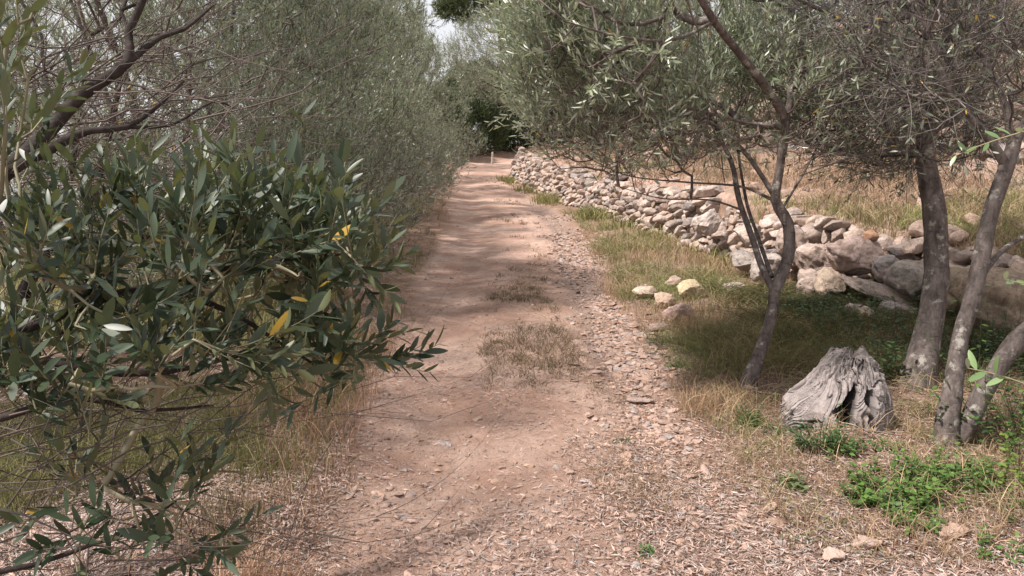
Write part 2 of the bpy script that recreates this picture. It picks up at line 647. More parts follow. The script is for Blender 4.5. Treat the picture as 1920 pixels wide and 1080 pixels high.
# ------------------------------------------------------------------ generic olive tree grower
def grow(seed, limbs, targets, trunk_r_tip=.0021, power=.42, twig_n=3, twig_len=(.14, .32), leaf_n=11, leaf_L=(.035, .065),
         leaf_W=.2, leafy=1.0, kind='lo', up=.5, node_step=.09, maxr=.036, leaf_top=((.055, .075, .04), (.10, .125, .065)),
         twig_col=((.07, .055, .05), (.22, .18, .16)), yellow=.01, leafy_fn=None, name='olive_tree', label='', cat='tree', group=None,
         bark=None, leafmat=None, droop=0.0, sides=8, twig_r=.0016, base=None, pathw=.35, dirbias=None, crown_name='crown'):
    r = np.random.default_rng(seed)
    root = empty(name, tuple(base if base is not None else limbs[0][0][0]))
    tag(root, label, cat, group)
    trunk = Buf()
    NP, NL, ND = [], [], []       # node pos, path length, parent
    nodes = np.zeros((60000, 3))
    plen = np.zeros(60000)
    par = np.full(60000, -1, int)
    islimb = np.zeros(60000, bool)
    n = 0
    for pts, rad in limbs:
        P, R = spline(pts, rad, .05)
        jit = .10 * R[:, None] * np.stack([noise(P[:, 2] * 7 + seed, P[:, 0] * 5, None, 1, 1), noise(P[:, 2] * 7, P[:, 1] * 5 + seed, None, 1, 2), 0 * R], -1)
        P = P + jit
        R = R * (1 + .10 * fbm(P[:, 0] + seed, P[:, 1], P[:, 2], 6, 3, 5))
        sd = 14 if R.max() > .04 else sides
        v, q = tubes(P[None], R[None], sd)
        cen = np.repeat(P, sd, axis=0)
        k = 1 + .12 * fbm(v[:, 0], v[:, 1], v[:, 2] * .4, 22, 3, seed)
        v = cen + (v - cen) * k[:, None]
        # close the far end
        trunk.add(v, [q])
        sel = np.arange(int(len(P) * .3) if R[0] > .03 else 0, len(P), 2)
        m = len(sel)
        nodes[n:n + m] = P[sel]
        plen[n:n + m] = sel * .05
        islimb[n:n + m] = True
        n += m
    # order targets from near the limbs outwards
    T = targets
    d0 = np.full(len(T), 1e9)
    for s in range(0, n, 50):
        d0 = np.minimum(d0, np.linalg.norm(T[:, None] - nodes[None, s:min(s + 50, n)], axis=-1).min(1))
    T = T[np.argsort(d0)]
    tips = []
    for tpt in T:
        d = np.linalg.norm(nodes[:n] - tpt, axis=1)
        k = int(np.argmin(d + pathw * plen[:n]))
        dist = d[k]
        m = max(2, int(dist / node_step))
        if n + m + 2 > 60000:
            break
        a = nodes[k]
        t = (np.arange(1, m + 1) / m)[:, None]
        perp = r.normal(size=3) * dist * .07
        perp[2] += dist * (-.10 - droop)
        P = a * (1 - t) + tpt * t + perp * (4 * t * (1 - t)) * .5 + r.normal(0, .006 + .007 * dist, (m, 3)) * (1 - t)
        nodes[n:n + m] = P
        plen[n:n + m] = plen[k] + dist * t[:, 0]
        par[n] = k
        par[n + 1:n + m] = np.arange(n, n + m - 1)
        tips.append(n + m - 1)
        n += m
    nodes, par, plen, islimb = nodes[:n], par[:n], plen[:n], islimb[:n]
    cnt = np.zeros(n)
    cnt[tips] = 1
    for i in range(n - 1, -1, -1):
        if par[i] >= 0:
            cnt[par[i]] += cnt[i]
    rad = np.minimum(trunk_r_tip * np.maximum(cnt, 1) ** power, maxr)
    # chains
    best = {}
    for i in range(n):
        p = par[i]
        if p >= 0 and not islimb[i] and not islimb[p]:
            if p not in best or cnt[i] > cnt[best[p]]:
                best[p] = i
    main = set(best.values())
    chains = {}
    for i in range(n):
        if islimb[i] or par[i] < 0 or i in main:
            continue
        ch = [par[i], i]
        while ch[-1] in best:
            ch.append(best[ch[-1]])
        chains.setdefault(len(ch), []).append(ch)
    tw = Buf()
    tc0, tc1 = np.array(twig_col[0]), np.array(twig_col[1])
    for K, cl in chains.items():
        A = np.array(cl)
        P = nodes[A]
        R = rad[A].copy()
        R[:, 0] = np.minimum(R[:, 0], R[:, 1] * 1.25)
        thick = R[:, 1] > .011
        if thick.any():
            v, q = tubes(P[thick], R[thick], 7)
            trunk.add(v, [q])
        th = ~thick
        if th.any():
            v, q = tubes(P[th], R[th], 4)
            cc = tc0 + (tc1 - tc0) * r.random((th.sum(), 1))
            tw.add(v, [q], np.repeat(cc, K * 4, axis=0))
    # twigs
    tips = np.array(tips)
    thin = np.where((~islimb) & (rad < .006))[0]
    nt_ = int(len(tips) * twig_n)
    src = np.concatenate([tips, r.choice(thin, max(nt_ - len(tips), 0))])
    pdir = norm(nodes[src] - nodes[np.maximum(par[src], 0)])
    M = len(src)
    D = norm(pdir * .8 + r.normal(0, .55, (M, 3)) + np.array([0, 0, up]) + (np.array(dirbias) if dirbias is not None else 0))
    L = r.uniform(*twig_len, M)
    K = 5
    t = np.linspace(0, 1, K)
    bend = r.normal(0, .12, (M, 3)) + np.array([0, 0, .06 + .1 * up])
    TP = nodes[src][:, None] + D[:, None] * (L[:, None] * t)[..., None] + bend[:, None] * (L[:, None] * t * t)[..., None]
    TR = twig_r * (1 - .6 * t)[None] * np.ones((M, 1))
    v, q = tubes(TP, TR, 3)
    cc = tc0 + (tc1 - tc0) * r.random((M, 1)) * 1.1
    tw.add(v, [q], np.repeat(cc, K * 3, axis=0))
    # leaves
    lf = np.full(M, leafy)
    if leafy_fn is not None:
        lf = lf * leafy_fn(nodes[src])
    lb = Buf()
    nl = leaf_n
    fr = (np.arange(nl) + .5) / nl
    fr = .12 + .88 * fr
    # position along the twig
    ii = np.clip((fr * (K - 1)).astype(int), 0, K - 2)
    ff = fr * (K - 1) - ii
    LP = TP[:, ii] * (1 - ff)[None, :, None] + TP[:, ii + 1] * ff[None, :, None]
    LD = norm(TP[:, ii + 1] - TP[:, ii])
    ref = norm(np.cross(LD, r.normal(size=(M, 1, 3)) + np.zeros_like(LD)))
    ref2 = np.cross(LD, ref)
    pair = np.arange(nl)
    ang = (pair // 2) * (np.pi / 2) + (pair % 2) * np.pi
    rd = ref * np.cos(ang)[None, :, None] + ref2 * np.sin(ang)[None, :, None]
    spread = r.uniform(.45, 1.1, (M, nl, 1))
    ax = norm(LD + rd * spread + r.normal(0, .12, rd.shape) + np.array([0, 0, .15 * up - droop]))
    nm = norm(LD - rd * .4 + np.array([0, 0, .35]) + r.normal(0, .3, rd.shape))
    keep = (r.random((M, nl)) < lf[:, None])
    LP, ax, nm = LP[keep], ax[keep], nm[keep]
    n_ = len(LP)
    c0, c1 = np.array(leaf_top[0]), np.array(leaf_top[1])
    colr = c0 + (c1 - c0) * r.random((n_, 1)) * np.array([1, 1, 1]) * 1.0
    clump = .5 + .5 * noise(LP[:, 0], LP[:, 1], LP[:, 2], 1.7, seed)
    colr = colr * (.62 + .75 * clump)[:, None]
    yl = r.random(n_) < yellow
    colr[yl] = np.array([.50, .32, .05]) * r.uniform(.5, 1.2, (yl.sum(), 1))
    Ls = r.uniform(*leaf_L, n_)
    leaves(lb, LP, ax, nm, Ls, Ls * leaf_W * r.uniform(.8, 1.3, n_), colr, kind, r.uniform(-.4, 1.3, n_))
    tr_o = trunk.build('trunk', bark or M_BARK, root)
    if lb.n:
        cr_o = lb.build(crown_name, leafmat or M_LEAF, root)
        tw.build('twigs', M_TWIG, cr_o)
    else:
        tw.build('twigs', M_TWIG, root)
    return root


def blob(r, c, rad, n, shell=.6, gap=.15, gs=1.1, seed=0, zmin=None):
    """n points in an ellipsoid, biased outwards, thinned by noise"""
    o = []
    tot = 0
    while tot < n:
        d = norm(r.normal(size=(n * 3, 3)))
        q = r.random((n * 3, 1)) ** (1 / 3 * shell)
        p = np.array(c) + d * q * np.array(rad)
        k = noise(p[:, 0], p[:, 1], p[:, 2], gs, seed) > -1 + 2 * gap - .35 * 0
        if zmin is not None:
            k &= p[:, 2] > H0(p[:, 0], p[:, 1]) + zmin
        p = p[k]
        o.append(p)
        tot += len(p)
    return np.concatenate(o)[:n]


def seeds(s): return np.random.default_rng(s)


def vase(r, x, y, z0, h, spread, n=4, r0=.09, fork=.5):
    """several stems rising from one stool"""
    L = []
    for k in range(n):
        a = 2 * np.pi * k / n + r.uniform(-.5, .5)
        d = np.array([math.cos(a), math.sin(a), 0])
        s = spread * r.uniform(.6, 1.1)
        p0 = np.array([x, y, z0 - .08]) + d * r0 * .5
        p1 = p0 + d * s * .2 + np.array([0, 0, fork]) + r.normal(0, .04, 3)
        p2 = p0 + d * s * .55 + np.array([0, 0, h * .45]) + r.normal(0, .08, 3)
        p3 = p0 + d * s * .95 + np.array([0, 0, h * .8]) + r.normal(0, .1, 3)
        q = r0 * r.uniform(.7, 1)
        L.append(([p0, p1, p2, p3], [q, q * .75, q * .45, q * .12]))
    return L

# ------------------------------------------------------------------ trees
GREY = ((.07, .085, .055), (.235, .26, .185))
LEFT_GROUP = 'olive trees along the left of the track'
RIGHT_GROUP = 'olive trees on the bank behind the stone wall'

left_rows = [
    # x, y, crown rx, ry, zc, rz, n, seed, label
    (-3.15, 7.3, 1.95, 1.9, 2.7, 2.7, 1900, 11, 'bushy grey-green olive tree just behind the big-leaved branches on the left', .5),
    (-3.05, 10.6, 1.85, 2.0, 2.1, 2.2, 1600, 12, 'tall olive second along the left edge of the track, leafy to the ground', .5),
    (-3.05, 14.2, 1.85, 2.1, 2.2, 2.5, 1500, 13, 'olive tree third along the left edge, silvery shoots standing against the sky gap', .5),
    (-3.5, 18.3, 2.0, 2.2, 2.4, 2.6, 1300, 14, 'olive tree beside the shaded far bend, crown leaning over the track', .6),
    (-4.1, 23.0, 2.6, 2.6, 2.4, 2.3, 1500, 15, 'olive tree past the shaded bend whose low boughs touch the left verge', .7),
    (-4.1, 29.0, 2.7, 2.6, 2.7, 2.5, 1500, 16, 'olive tree farthest along the left row, dark at the end of the track', .8),
    (-6.3, 9.6, 2.0, 2.0, 2.5, 1.9, 800, 17, 'thin olive tree set back on the left slope with bright sky showing through', .45),
    (-7.6, 15.5, 2.2, 2.2, 2.3, 2.2, 800, 18, 'sparse olive tree lower down the left slope, seen through the front row', .45),
]
for (x, y, rx, ry, zc, rz, n, sd, lab, lsz) in left_rows:
    r = seeds(sd)
    z0 = float(H0(x, y))
    T = np.concatenate([blob(r, (x, y, zc), (rx, ry, rz), int(n * .78), .6, .40, .75, sd, .12),
                        blob(r, (x + rx * .28, y, .85), (rx * .9, ry * .95, .9), int(n * .34), .6, .1, 1.0, sd, .08)])
    s = 1.0 if y < 12 else 1.15
    grow(sd, vase(r, x, y, z0, zc + rz * .5, rx * .7, 4, .07), T, twig_n=3.8 if y < 16 else 3.2, twig_len=(.14, .34), leaf_n=14,
         leaf_L=(.042 * s, .076 * s), leaf_W=.19, leafy=1, kind='lo', up=.75, leaf_top=GREY, yellow=.004,
         leafy_fn=lambda p, zc=zc: .38 + .62 * sstep(-.3, .3, noise(p[:, 0], p[:, 1], p[:, 2], .9, 5) + .4 * (p[:, 2] - 1.5)) ,
         label=lab, cat='olive tree', group=LEFT_GROUP, base=(x, y, z0), twig_r=.0023)

# --- the near olive tree on the left whose boughs hang into the picture
r = seeds(31)
bx, by = -2.75, 1.5
bz = float(H0(bx, by))
limbs = [
    ([(bx, by, bz - .1), (bx + .05, by + .05, .5), (bx - .1, by + .1, 1.1), (-2.6, 1.8, 1.8), (-2.6, 2.1, 2.4), (-2.5, 2.2, 3.0)], (.13, .11, .09, .07, .05, .02)),
    ([(-2.7, 1.55, .75), at(-330, 420, 1.9), at(-40, 352, 2.2), at(70, 268, 2.3), at(150, 180, 2.4), at(238, 118, 2.45), at(240, 60, 2.5), at(268, 0, 2.5), at(290, -120, 2.5)], (.075, .05, .04, .034, .028, .024, .02, .017, .008)),
    ([at(238, 118, 2.45), at(300, 70, 2.6), at(345, 55, 2.7), at(400, 10, 2.8)], (.018, .013, .011, .006)),
    ([at(-40, 352, 2.2), at(110, 270, 2.3), at(170, 245, 2.35), at(240, 238, 2.4), at(300, 195, 2.5), at(345, 152, 2.6)], (.028, .022, .016, .013, .010, .006)),
    ([at(240, 238, 2.4), at(320, 235, 2.5), at(400, 190, 2.6), at(440, 205, 2.7)], (.010, .008, .006, .004)),
    ([(-2.72, 1.55, .5), at(-300, 620, 1.5), at(-60, 640, 1.45), at(120, 590, 1.5), at(270, 540, 1.55), at(420, 580, 1.6), at(520, 640, 1.65), at(600, 690, 1.7)], (.06, .03, .02, .014, .011, .009, .006, .004)),
    ([at(120, 590, 1.5), at(240, 470, 1.5), at(330, 420, 1.55), at(450, 400, 1.6), at(600, 370, 1.7)], (.012, .009, .008, .006, .004)),
    ([at(270, 540, 1.55), at(440, 500, 1.65), at(600, 480, 1.75), at(670, 475, 1.85)], (.010, .008, .006, .003)),
    ([at(-60, 640, 1.45), at(150, 690, 1.45), at(300, 700, 1.5), at(480, 660, 1.6), at(640, 640, 1.7)], (.015, .011, .009, .006, .004)),
    ([(-2.72, 1.55, .35), at(-300, 820, 1.6), at(-60, 800, 1.5), at(140, 745, 1.55), at(260, 770, 1.6), at(400, 760, 1.65)], (.05, .02, .013, .010, .007, .004)),
    ([(-2.72, 1.5, .25), at(-320, 1150, 1.4), at(-100, 1090, 1.35), at(60, 1060, 1.4), at(250, 990, 1.5), at(330, 940, 1.5)], (.04, .014, .010, .008, .005, .003)),
]


limbs = [(p_, tuple(q_ * (.66 if k_ else 1) for q_ in r_)) for k_, (p_, r_) in enumerate(limbs)]


def pxblob(r, n, boxes):
    """targets inside slabs of the view: (x0, y0, x1, y1, d0, d1, weight)"""
    wts = np.array([b[6] for b in boxes], float)
    k = r.choice(len(boxes), n, p=wts / wts.sum())
    o = []
    for q in k:
        x0, y0, x1, y1, d0, d1, _ = boxes[q]
        rr = math.sqrt(r.random())
        a = r.uniform(0, 2 * math.pi)
        px = (x0 + x1) / 2 + (x1 - x0) / 2 * rr * math.cos(a)
        py = (y0 + y1) / 2 + (y1 - y0) / 2 * rr * math.sin(a)
        o.append(at(px, py, r.uniform(d0, d1)))
    return np.array(o)


T = pxblob(r, 208, [
    (-60, 440, 480, 750, 1.25, 1.75, 4.6), (320, 390, 670, 610, 1.45, 2.0, 6.0), (540, 470, 680, 600, 1.6, 1.9, .8),
    (120, 390, 480, 500, 1.4, 1.8, 1.3), (640, 630, 730, 700, 1.7, 1.9, .5), (-80, -40, 130, 320, 1.15, 1.6, 1.3),
    (-60, 640, 420, 830, 1.3, 1.6, 1.3), (80, 850, 420, 1090, 1.35, 1.7, .75), (-60, 300, 60, 480, 1.2, 1.5, .7), (450, 620, 690, 740, 1.6, 1.8, .6)])
near_tree = grow(31, limbs, T, twig_n=2.1, twig_len=(.10, .19), leaf_n=12, leaf_L=(.032, .060), leaf_W=.25, leafy=.95, kind='hi', up=.8,
                 leaf_top=((.018, .034, .016), (.060, .085, .045)), yellow=.012, node_step=.05, pathw=.2, droop=.0,
                 twig_col=((.12, .11, .07), (.30, .27, .18)), twig_r=.0017, trunk_r_tip=.0022, dirbias=(.12, .0, .1),
                 label='near olive tree reaching in from the left edge with large dark leaves', cat='olive tree', base=(bx, by, bz),
                 bark=M_BARK_DARK, leafmat=M_LEAF_NEAR)
# bare drooping twigs low at the left and behind the boughs belong to the same tree
def bare_twigs(n, boxes, r, length, parent, rad=(.0012, .0026), dirv=(.7, .25, .2), jit=.35, colr=((.05, .04, .035), (.15, .115, .10)), name='bare_twigs', K=8):
    P0 = pxblob(r, n, boxes)
    D = norm(np.array(dirv) + r.normal(0, jit, (n, 3)))
    L = r.uniform(*length, n)
    t = np.linspace(0, 1, K)
    b = r.normal(0, .16, (n, 3))
    b2 = r.normal(0, .02, (n, K, 3))
    P = P0[:, None] + D[:, None] * (L[:, None] * t)[..., None] + b[:, None] * (L[:, None] * t * t)[..., None] + b2 * L[:, None, None]
    R = r.uniform(*rad, n)[:, None] * (1 - .75 * t)[None]
    bf = Buf()
    v, q = tubes(P, R, 4)
    c = np.array(colr[0]) + (np.array(colr[1]) - np.array(colr[0])) * r.random((n, 1))
    bf.add(v, [q], np.repeat(c, K * 4, axis=0))
    # side twigs
    for rep in range(3):
        k = r.integers(1, K - 1, n)
        S = P[np.arange(n), k]
        D2 = norm(D + r.normal(0, .6, (n, 3)))
        L2 = L * r.uniform(.2, .5, n)
        P2 = S[:, None] + D2[:, None] * (L2[:, None] * t)[..., None] + r.normal(0, .15, (n, 1, 3)) * (L2[:, None] * t * t)[..., None]
        v, q = tubes(P2, R * .6, 3)
        bf.add(v, [q], np.repeat(c, K * 3, axis=0))
    return bf.build(name, M_TWIG, parent)


near_crown = [c for c in near_tree.children if c.name.startswith('crown')][0]
bare_twigs(95, [(-260, 760, 240, 1180, 1.3, 2.0, 1)], r, (.25, .8), near_crown)
bare_twigs(120, [(-200, 100, 380, 420, 2.2, 3.2, 1)], r, (.3, .8), near_crown, rad=(.0015, .004), dirv=(.8, .3, .35))

# --- finely twigged olive between the near boughs and the row
r = seeds(41)
x, y = -3.0, 4.3
T = np.concatenate([blob(r, (-3.0, 4.4, 2.9), (1.5, 1.6, 2.2), 1100, .6, .2, 1.1, 41),
                    blob(r, (-2.9, 4.2, 1.1), (1.25, 1.3, .7), 300, .7, .1, 1.1, 42, .1)])
grow(41, vase(r, x, y, float(H0(x, y)), 2.6, 1.1, 4, .08), T, twig_n=3.5, twig_len=(.16, .36), leaf_n=9, leaf_L=(.038, .062), leaf_W=.2,
     leafy=.42, kind='lo', up=.55, leaf_top=GREY, yellow=.035, twig_col=((.06, .048, .042), (.20, .155, .14)), twig_r=.002,
     label='brown twiggy olive tree with few leaves, close behind the near dark boughs', cat='olive tree', group=LEFT_GROUP,
     base=(x, y, float(H0(x, y))), bark=M_BARK_DARK)

# --- right foreground olive, forked and leaning
r = seeds(51)
b1 = gp(1400, 735)
D = 4.62
limbs = [
    ([b1 + [0, 0, -.12], b1 + [.0, 0, .03], at(1425, 660, D), at(1447, 590, D), at(1452, 535, D)], (.15, .085, .056, .049, .050)),
    ([at(1452, 545, D), at(1478, 480, D), at(1478, 420, D), at(1455, 375, D - .05), at(1462, 310, D - .1), at(1472, 230, D - .2), at(1440, 170, D - .35), at(1395, 110, D - .55), at(1340, 40, D - .8), at(1300, -30, D - 1.0), at(1230, -200, D - 1.3)],
     (.045, .043, .040, .036, .030, .031, .028, .025, .022, .019, .008)),
    ([at(1450, 545, D), at(1428, 500, D + .03), at(1405, 430, D + .1), at(1385, 370, D + .15), at(1370, 300, D + .2), at(1330, 220, D + .25), at(1290, 120, D + .3), at(1240, 10, D + .4), at(1200, -150, D + .5)],
     (.036, .033, .029, .027, .024, .021, .018, .013, .006)),
    ([at(1447, 520, D + .04), at(1420, 440, D + .25), at(1398, 370, D + .4), at(1385, 250, D + .6), at(1420, 120, D + .8), at(1450, -60, D + 1.0)], (.022, .018, .016, .014, .011, .006)),
    ([at(1455, 372, D - .05), at(1400, 290, D - .1), at(1340, 235, D - .15), at(1270, 215, D - .2), at(1180, 212, D - .25), at(1090, 214, D - .3)], (.024, .020, .016, .013, .009, .004)),
    ([at(1455, 378, D - .05), at(1390, 350, D + .1), at(1290, 342, D + .2), at(1180, 330, D + .3), at(1110, 300, D + .4)], (.016, .012, .009, .006, .003)),
    ([at(1395, 395, D + .1), at(1330, 375, D + .2), at(1240, 372, D + .3), at(1160, 350, D + .4)], (.012, .009, .006, .003)),
    ([at(1472, 235, D - .2), at(1420, 235, D - .3), at(1340, 215, D - .5), at(1250, 185, D - .7), at(1120, 120, D - .9), at(1000, 60, D - 1.0)], (.016, .013, .011, .009, .007, .003)),
    ([at(1340, 40, D - .8), at(1260, 75, D - .9), at(1160, 68, D - 1.0), at(1060, 40, D - 1.1)], (.014, .011, .009, .005)),
    ([at(1462, 400, D - .05), at(1520, 300, D + .1), at(1560, 200, D + .1), at(1570, 60, D)], (.012, .009, .007, .004)),
]
limbs = [(p_, tuple(q_ * (.86 if k_ == 1 else .66) for q_ in r_)) for k_, (p_, r_) in enumerate(limbs)]
T = np.concatenate([
    pxblob(r, 1150, [(960, -160, 1300, 170, 3.6, 5.6, 3.4), (1280, -120, 1520, 170, 4.5, 5.8, 1.8), (980, 60, 1340, 290, 3.9, 5.6, 4.2), (1300, 60, 1450, 300, 4.6, 5.8, 1.2), (1000, 200, 1400, 340, 4.0, 5.4, 2.4), (1400, 60, 1640, 330, 4.2, 5.2, 1.3),
                    (960, -60, 1120, 190, 3.8, 4.8, 1.0)]),
    blob(r, (2.1, 4.9, 3.3), (1.2, 1.3, .8), 200, .8, .2, 1, 52)])
grow(51, limbs, T, twig_n=3.8, twig_len=(.14, .3), leaf_n=14, leaf_L=(.035, .062), leaf_W=.2, leafy=1, kind='mid', up=.7,
     leaf_top=((.13, .155, .10), (.29, .32, .22)), yellow=.008, dirbias=(-.15, 0, .1), pathw=.3, node_step=.07, twig_r=.0015,
     leafy_fn=lambda p: .16 + .84 * sstep(1.4, 1.8, p[:, 2] + .14 * noise(p[:, 0], p[:, 1], p[:, 2], 2, 3)) * sstep(2.15, 1.75, p[:, 0]),
     twig_col=((.075, .055, .05), (.23, .18, .165)),
     label='slender forked olive tree leaning beside the track, between it and the grey stump', cat='olive tree', base=b1)

# --- stout olive right of the stump
r = seeds(61)
b2 = gp(1722, 722)
D = float(b2[1]) * cT + (CAMZ - b2[2]) * sT
limbs = [
    ([b2 + [0, 0, -.12], b2 + [0, 0, .02], at(1738, 640, D), at(1752, 560, D), at(1756, 480, D), at(1752, 400, D), at(1738, 330, D), at(1735, 270, D), at(1732, 235, D)], (.22, .135, .100, .092, .090, .088, .074, .066, .062)),
    ([at(1730, 245, D), at(1780, 225, D + .05), at(1820, 200, D + .1), at(1850, 130, D + .2), at(1880, 20, D + .3), at(1900, -150, D + .4)], (.050, .045, .040, .034, .026, .01)),
    ([at(1722, 250, D), at(1690, 180, D - .1), at(1640, 110, D - .2), at(1580, 40, D - .3), at(1500, 0, D - .4), at(1420, -60, D - .5)], (.034, .026, .022, .018, .013, .006)),
    ([at(1725, 290, D - .04), at(1660, 285, D - .2), at(1580, 300, D - .3), at(1500, 330, D - .3)], (.018, .013, .009, .004)),
    ([at(1735, 250, D), at(1760, 130, D - .1), at(1790, 0, D - .1), at(1800, -150, D - .1)], (.038, .030, .024, .01)),
    ([at(1820, 200, D + .1), at(1760, 90, D + .3), at(1700, 30, D + .5), at(1650, -60, D + .6)], (.022, .017, .013, .006)),
]
limbs = [(p_, tuple(q_ * .79 for q_ in r_)) for p_, r_ in limbs]
T = np.concatenate([
    pxblob(r, 1150, [(1450, -60, 1930, 210, 4.2, 6.2, 5), (1480, 120, 1900, 320, 4.4, 6.0, 3.2), (1560, 240, 1720, 340, 4.5, 5.2, .3)]),
    blob(r, (2.9, 4.8, 3.1), (1.6, 1.4, .7), 260, .8, .2, 1, 62)])
grow(61, limbs, T, twig_n=4.0, twig_len=(.18, .42), leaf_n=8, leaf_L=(.035, .06), leaf_W=.2, leafy=1, kind='mid', up=.1, yellow=.05,
     leaf_top=((.07, .09, .055), (.14, .16, .11)), leafy_fn=lambda p: .20 + .7 * sstep(2.5, 3.0, p[:, 2]), pathw=.3,
     twig_col=((.05, .043, .040), (.19, .165, .155)), twig_r=.0019,
     label='stout upright olive trunk right of the grey stump, under a tangle of bare brown twigs', cat='olive tree', base=b2, droop=.05)

# --- double-stemmed olive at the right edge
r = seeds(71)
b3 = gp(1772, 832)
D = float(b3[1]) * cT + (CAMZ - b3[2]) * sT
limbs = [
    ([b3 + [.02, 0, -.1], b3 + [0, 0, .05], at(1786, 720, D), at(1800, 630, D), at(1822, 560, D), at(1838, 490, D), at(1858, 400, D), at(1886, 320, D), at(1905, 260, D)], (.13, .078, .060, .054, .057, .054, .050, .048, .040)),
    ([b3 + [.05, 0, -.04], at(1812, 800, D - .02), at(1838, 745, D - .04), at(1868, 690, D - .06), at(1905, 640, D - .08), at(1960, 590, D - .1), at(2040, 500, D - .1), at(2120, 300, D), at(2150, 0, D + .1)], (.05, .062, .060, .058, .064, .055, .046, .036, .015)),
    ([at(1890, 315, D), at(1850, 255, D - .02), at(1800, 200, D - .04), at(1765, 130, D - .06), at(1740, 60, D - .08), at(1700, -30, D - .1)], (.034, .030, .026, .021, .017, .009)),
    ([at(1898, 290, D), at(1885, 200, D), at(1850, 120, D + .1), at(1800, 60, D + .2), at(1720, 0, D + .3)], (.028, .022, .019, .015, .009)),
    ([at(1905, 265, D), at(1960, 150, D), at(2000, 0, D)], (.035, .025, .012)),
    ([at(1838, 520, D), at(1880, 470, D + .15), at(1940, 430, D + .3), at(2010, 380, D + .4)], (.022, .018, .015, .008)),
]
limbs = [(p_, tuple(q_ * .74 for q_ in r_)) for p_, r_ in limbs]
T = np.concatenate([pxblob(r, 430, [(1560, -120, 2050, 260, 3.3, 4.6, 4)]), blob(r, (2.9, 3.2, 2.9), (1.2, 1.2, .7), 200, .8, .2, 1, 72)])
grow(71, limbs, T, twig_n=3.5, twig_len=(.15, .35), leaf_n=8, leaf_L=(.035, .06), leaf_W=.2, leafy=1, kind='mid', up=.1, yellow=.05,
     leaf_top=((.07, .09, .055), (.14, .16, .11)), leafy_fn=lambda p: .14 + .8 * sstep(2.4, 2.9, p[:, 2]), pathw=.3,
     twig_col=((.05, .043, .040), (.18, .155, .145)), twig_r=.0017,
     label='olive tree at the right edge whose two stems part at the ground', cat='olive tree', base=b3)

# --- olives on the bank and beyond
bank = [
    # px base, depth(y), crown c offset, radii, n, leafy, label, trunk r
    (1.45, 24.5, (-.6, -.5, 2.6), (2.9, 2.6, 1.6), 1900, .9, 'old olive tree with a thick dark trunk at the corner of the stone wall', .17),
    (2.3, 20.0, (.0, -.3, 2.8), (2.4, 2.3, 2.0), 1200, .8, 'olive tree with several crooked stems behind the wall, right of the thick dark trunk', .07),
    (3.2, 14.5, (-.1, 0, 2.5), (2.2, 2.0, 1.6), 1100, .8, 'olive tree standing midway along the bank above the wall', .08),
    (5.4, 10.8, (-.2, 0, 2.3), (2.2, 2.1, 1.9), 1000, .5, 'twiggy olive tree up the slope behind the stout trunk', .09),
    (7.0, 14.5, (0, 0, 3.0), (2.6, 2.4, 2.1), 1000, .6, 'olive tree high on the stony slope, mostly hidden by bare twigs', .09),
    (6.0, 19.5, (0, 0, 3.2), (2.8, 2.6, 2.4), 1100, .8, 'olive tree on the upper terrace far behind the wall', .09),
    (5.6, 7.2, (.3, 0, 2.9), (1.6, 1.6, 1.3), 600, .5, 'olive tree at the far right on the terrace above the boulders', .08),
]
for k, (x, y, co, rad, n, lfy, lab, tr) in enumerate(bank):
    sd = 80 + k
    r = seeds(sd)
    z0 = float(H0(x, y))
    c = (x + co[0], y + co[1], z0 + co[2])
    T = blob(r, c, rad, n, .6, .2, .9, sd, .5 if k in (2, 3) else .8)
    if k == 0:
        L = [([(x, y, z0 - .1), (x + .02, y, z0 + .6), (x - .1, y, z0 + 1.3), (x - .7, y - .2, z0 + 2.1), (x - 1.4, y - .4, z0 + 3.0)], (.26, .2, .17, .12, .04)),
             ([(x - .05, y, z0 + 1.1), (x + .5, y, z0 + 2.0), (x + .9, y, z0 + 3.0)], (.12, .09, .03)),
             ([(x + .3, y - .3, z0 - .1), (x + .1, y - .4, z0 + .7), (x - .5, y - .5, z0 + 1.2), (x - 1.6, y - .6, z0 + 1.6), (x - 2.4, y - .6, z0 + 2.0)], (.12, .10, .08, .05, .02))]
    else:
        L = vase(r, x, y, z0, co[2] + rad[2] * .4, rad[0] * .7, 4 if k != 1 else 6, tr)
    grow(sd, L, T, twig_n=3.4, twig_len=(.16, .4), leaf_n=11, leaf_L=(.04, .072), leaf_W=.22, leafy=lfy, kind='lo', up=.6,
         leaf_top=((.13, .15, .10), (.23, .25, .18)) if k < 3 or k == 5 else GREY, yellow=.004, twig_r=.0022,
         twig_col=((.09, .07, .062), (.25, .20, .18)),
         label=lab, cat='olive tree', group=RIGHT_GROUP, base=(x, y, z0), bark=M_BARK_DARK if k == 0 else M_BARK)

